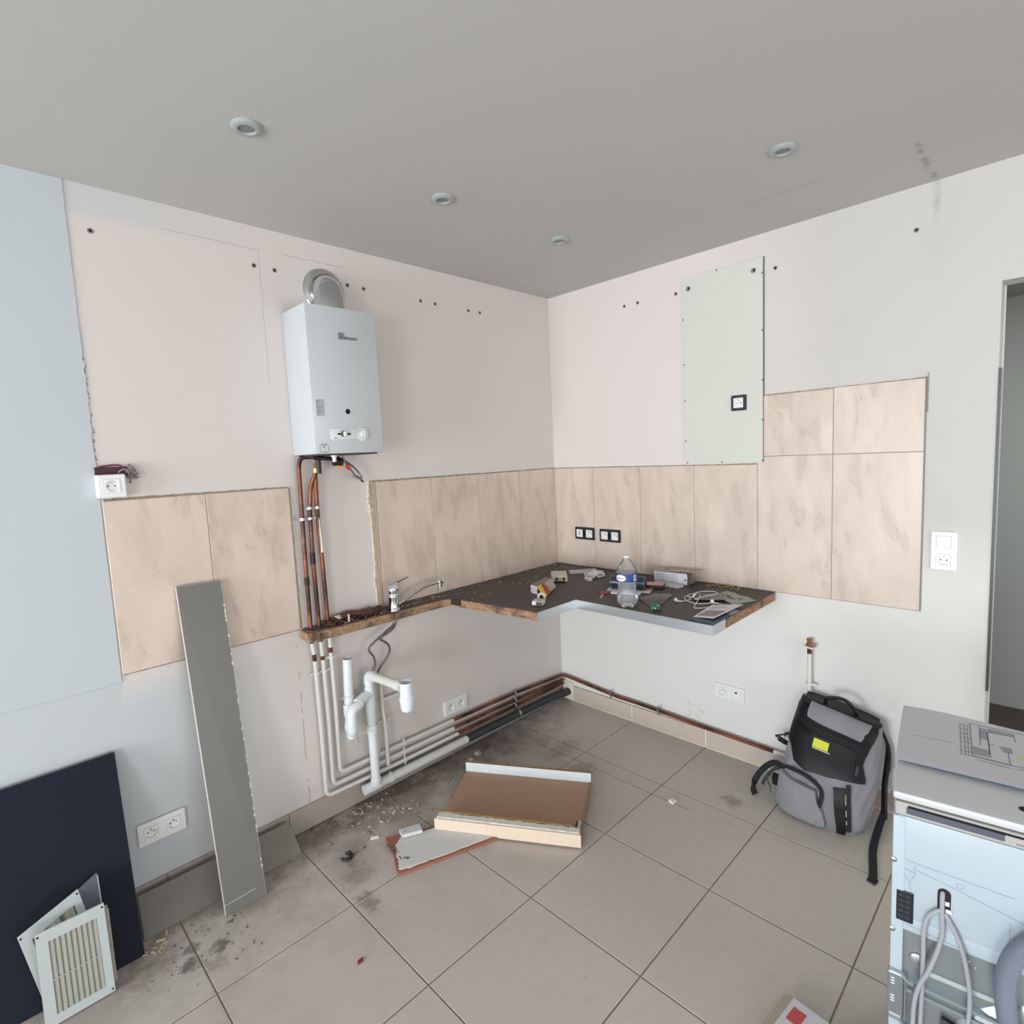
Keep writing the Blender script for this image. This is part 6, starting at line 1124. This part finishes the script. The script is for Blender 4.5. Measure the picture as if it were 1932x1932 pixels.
for a, b in ((.42, .33), (.28, .22), (.18, .14)): rpatch([(.164+(.42-a)*.28, a, .175+(.42-a)*.28, a), (.164+(.42-b)*.28, b, .175+(.42-b)*.28, b)], .012, .003, mat('yellow_thread', 'c9c79a', .6), 'yellow_stitch', 2)
# black top panel and rear panel
tp_ = [bagS(-1+2*i/16, 1, .002) for i in range(17)]+[bagS(1-2*i/16, 1, .002, back=True) for i in range(1, 16)]
tp_ = [q+Vector((0, 0, .002)) for q in tp_]
m = MB(); k0 = len(tp_); cen = sum(tp_, Vector())/k0+Vector((0, 0, .010)); m.add(tp_+[q-Vector((0, 0, .006)) for q in tp_]+[cen], [(i, (i+1) % k0, 2*k0) for i in range(k0)]+[(i, (i+1) % k0, k0+(i+1) % k0, k0+i) for i in range(k0)])
obj('top_panel', m, LE, BG, 50)
# handle
h0, h1, h2_ = bagS(-.16, 1, .0), bagS(.0, 1, 0), bagS(.18, 1, 0)
obj('grab_handle', MB().tube(smooth_path([h0+Vector((.02, 0, 0)), h0+Vector((.015, -.01, .028)), h1+Vector((.02, -.005, .045)), h2_+Vector((.012, .02, .040)), h2_+Vector((.018, .0, 0))], 6), .0075, 10, flat=.6), LE, BG, True)
rpatch([(-.99, 1, .99, 1), (-.99, .972, .99, .975)], .004, .006, WE, 'top_rim')
def webbing(pts, w, nm, m=WE, th=.0022, wd=None, parent=None):
    P_ = smooth_path(pts, 5); rows = []; W0 = Vector(wd or (0, 1, 0))
    for i, q in enumerate(P_):
        t_ = (P_[min(i+1, len(P_)-1)]-P_[max(i-1, 0)]).normalized(); s_ = (W0-t_*W0.dot(t_)).normalized()*w*.5; rows.append([q-s_, q+s_])
    return obj(nm, MB().quads(rows, th, lambda i, j: ((P_[min(i+1, len(P_)-1)]-P_[max(i-1, 0)]).normalized().cross(W0)).normalized()), m, parent or BG, 50)
webbing([(-.028, -1.765, .375), (-.032, -1.795, .30), (-.04, -1.795, .22), (-.06, -1.792, .14), (-.10, -1.80, .07), (-.13, -1.805, .03)], .034, 'shoulder_strap', LE, .010, (.8, .4, .2))
webbing([(-.036, -1.800, .275), (-.04, -1.803, .235), (-.045, -1.803, .20)], .022, 'strap_buckle', mat('buckle_grey', '55565c', .4), .006, (.8, .4, .2))
webbing([(-.12, -1.80, .055), (-.20, -1.795, .018), (-.32, -1.805, .006), (-.44, -1.832, .004), (-.495, -1.842, .004)], .026, 'strap_tail', WE, .0025, (.25, 1, 0)); obj('strap_end_fold', MB().obox((-.492, -1.8415, .0062), (.012, -.002, 0), (.003, .014, 0), (0, 0, .003)), WE, BG)
# left side buckles and waist belt
def triring(c, s, nm):
    c = Vector(c); P_ = [c+Vector((0, s, 0)), c+Vector((0, -s*.6, s*.8)), c+Vector((0, -s*.8, -s*.7)), c+Vector((0, s, 0))]; obj(nm, MB().tube(P_, .0045, 8), BLACK, BG)
triring((-.085, -1.385, .222), .024, 'triangle_ring'); webbing([(-.09, -1.40, .245), (-.09, -1.425, .26), (-.085, -1.46, .29)], .02, 'ring_loop', WE, .003, (1, 0, .3)); webbing([(-.085, -1.375, .215), (-.06, -1.40, .19), (-.05, -1.43, .185)], .022, 'ring_loop', WE, .003, (.3, 0, 1))
webbing([(-.17, -1.44, .12), (-.165, -1.395, .135), (-.175, -1.355, .11), (-.20, -1.325, .065), (-.235, -1.315, .03), (-.26, -1.335, .010)], .026, 'waist_belt', WE, .006, (.6, 0, .8))
webbing([(-.15, -1.43, .10), (-.15, -1.385, .10), (-.18, -1.355, .06), (-.20, -1.345, .03)], .014, 'belt_strap', mat('light_webbing', '3a3a42', .6), .003, (.6, 0, .8))
obj('belt_buckle', MB().obox((-.185, -1.405, .070), (.012, 0, .006), (0, .018, 0), (-.006, 0, .020)), BLACK, BG); obj('cord', MB().tube(smooth_path([(-.19, -1.36, .08), (-.20, -1.37, .055), (-.215, -1.385, .04), (-.225, -1.388, .02)], 5), .002, 6), BLACK, BG, True); obj('cord', MB().tube(smooth_path([(-.20, -1.432, .10), (-.22, -1.428, .06), (-.235, -1.424, .02)], 5), .004, 6), BLACK, BG, True)
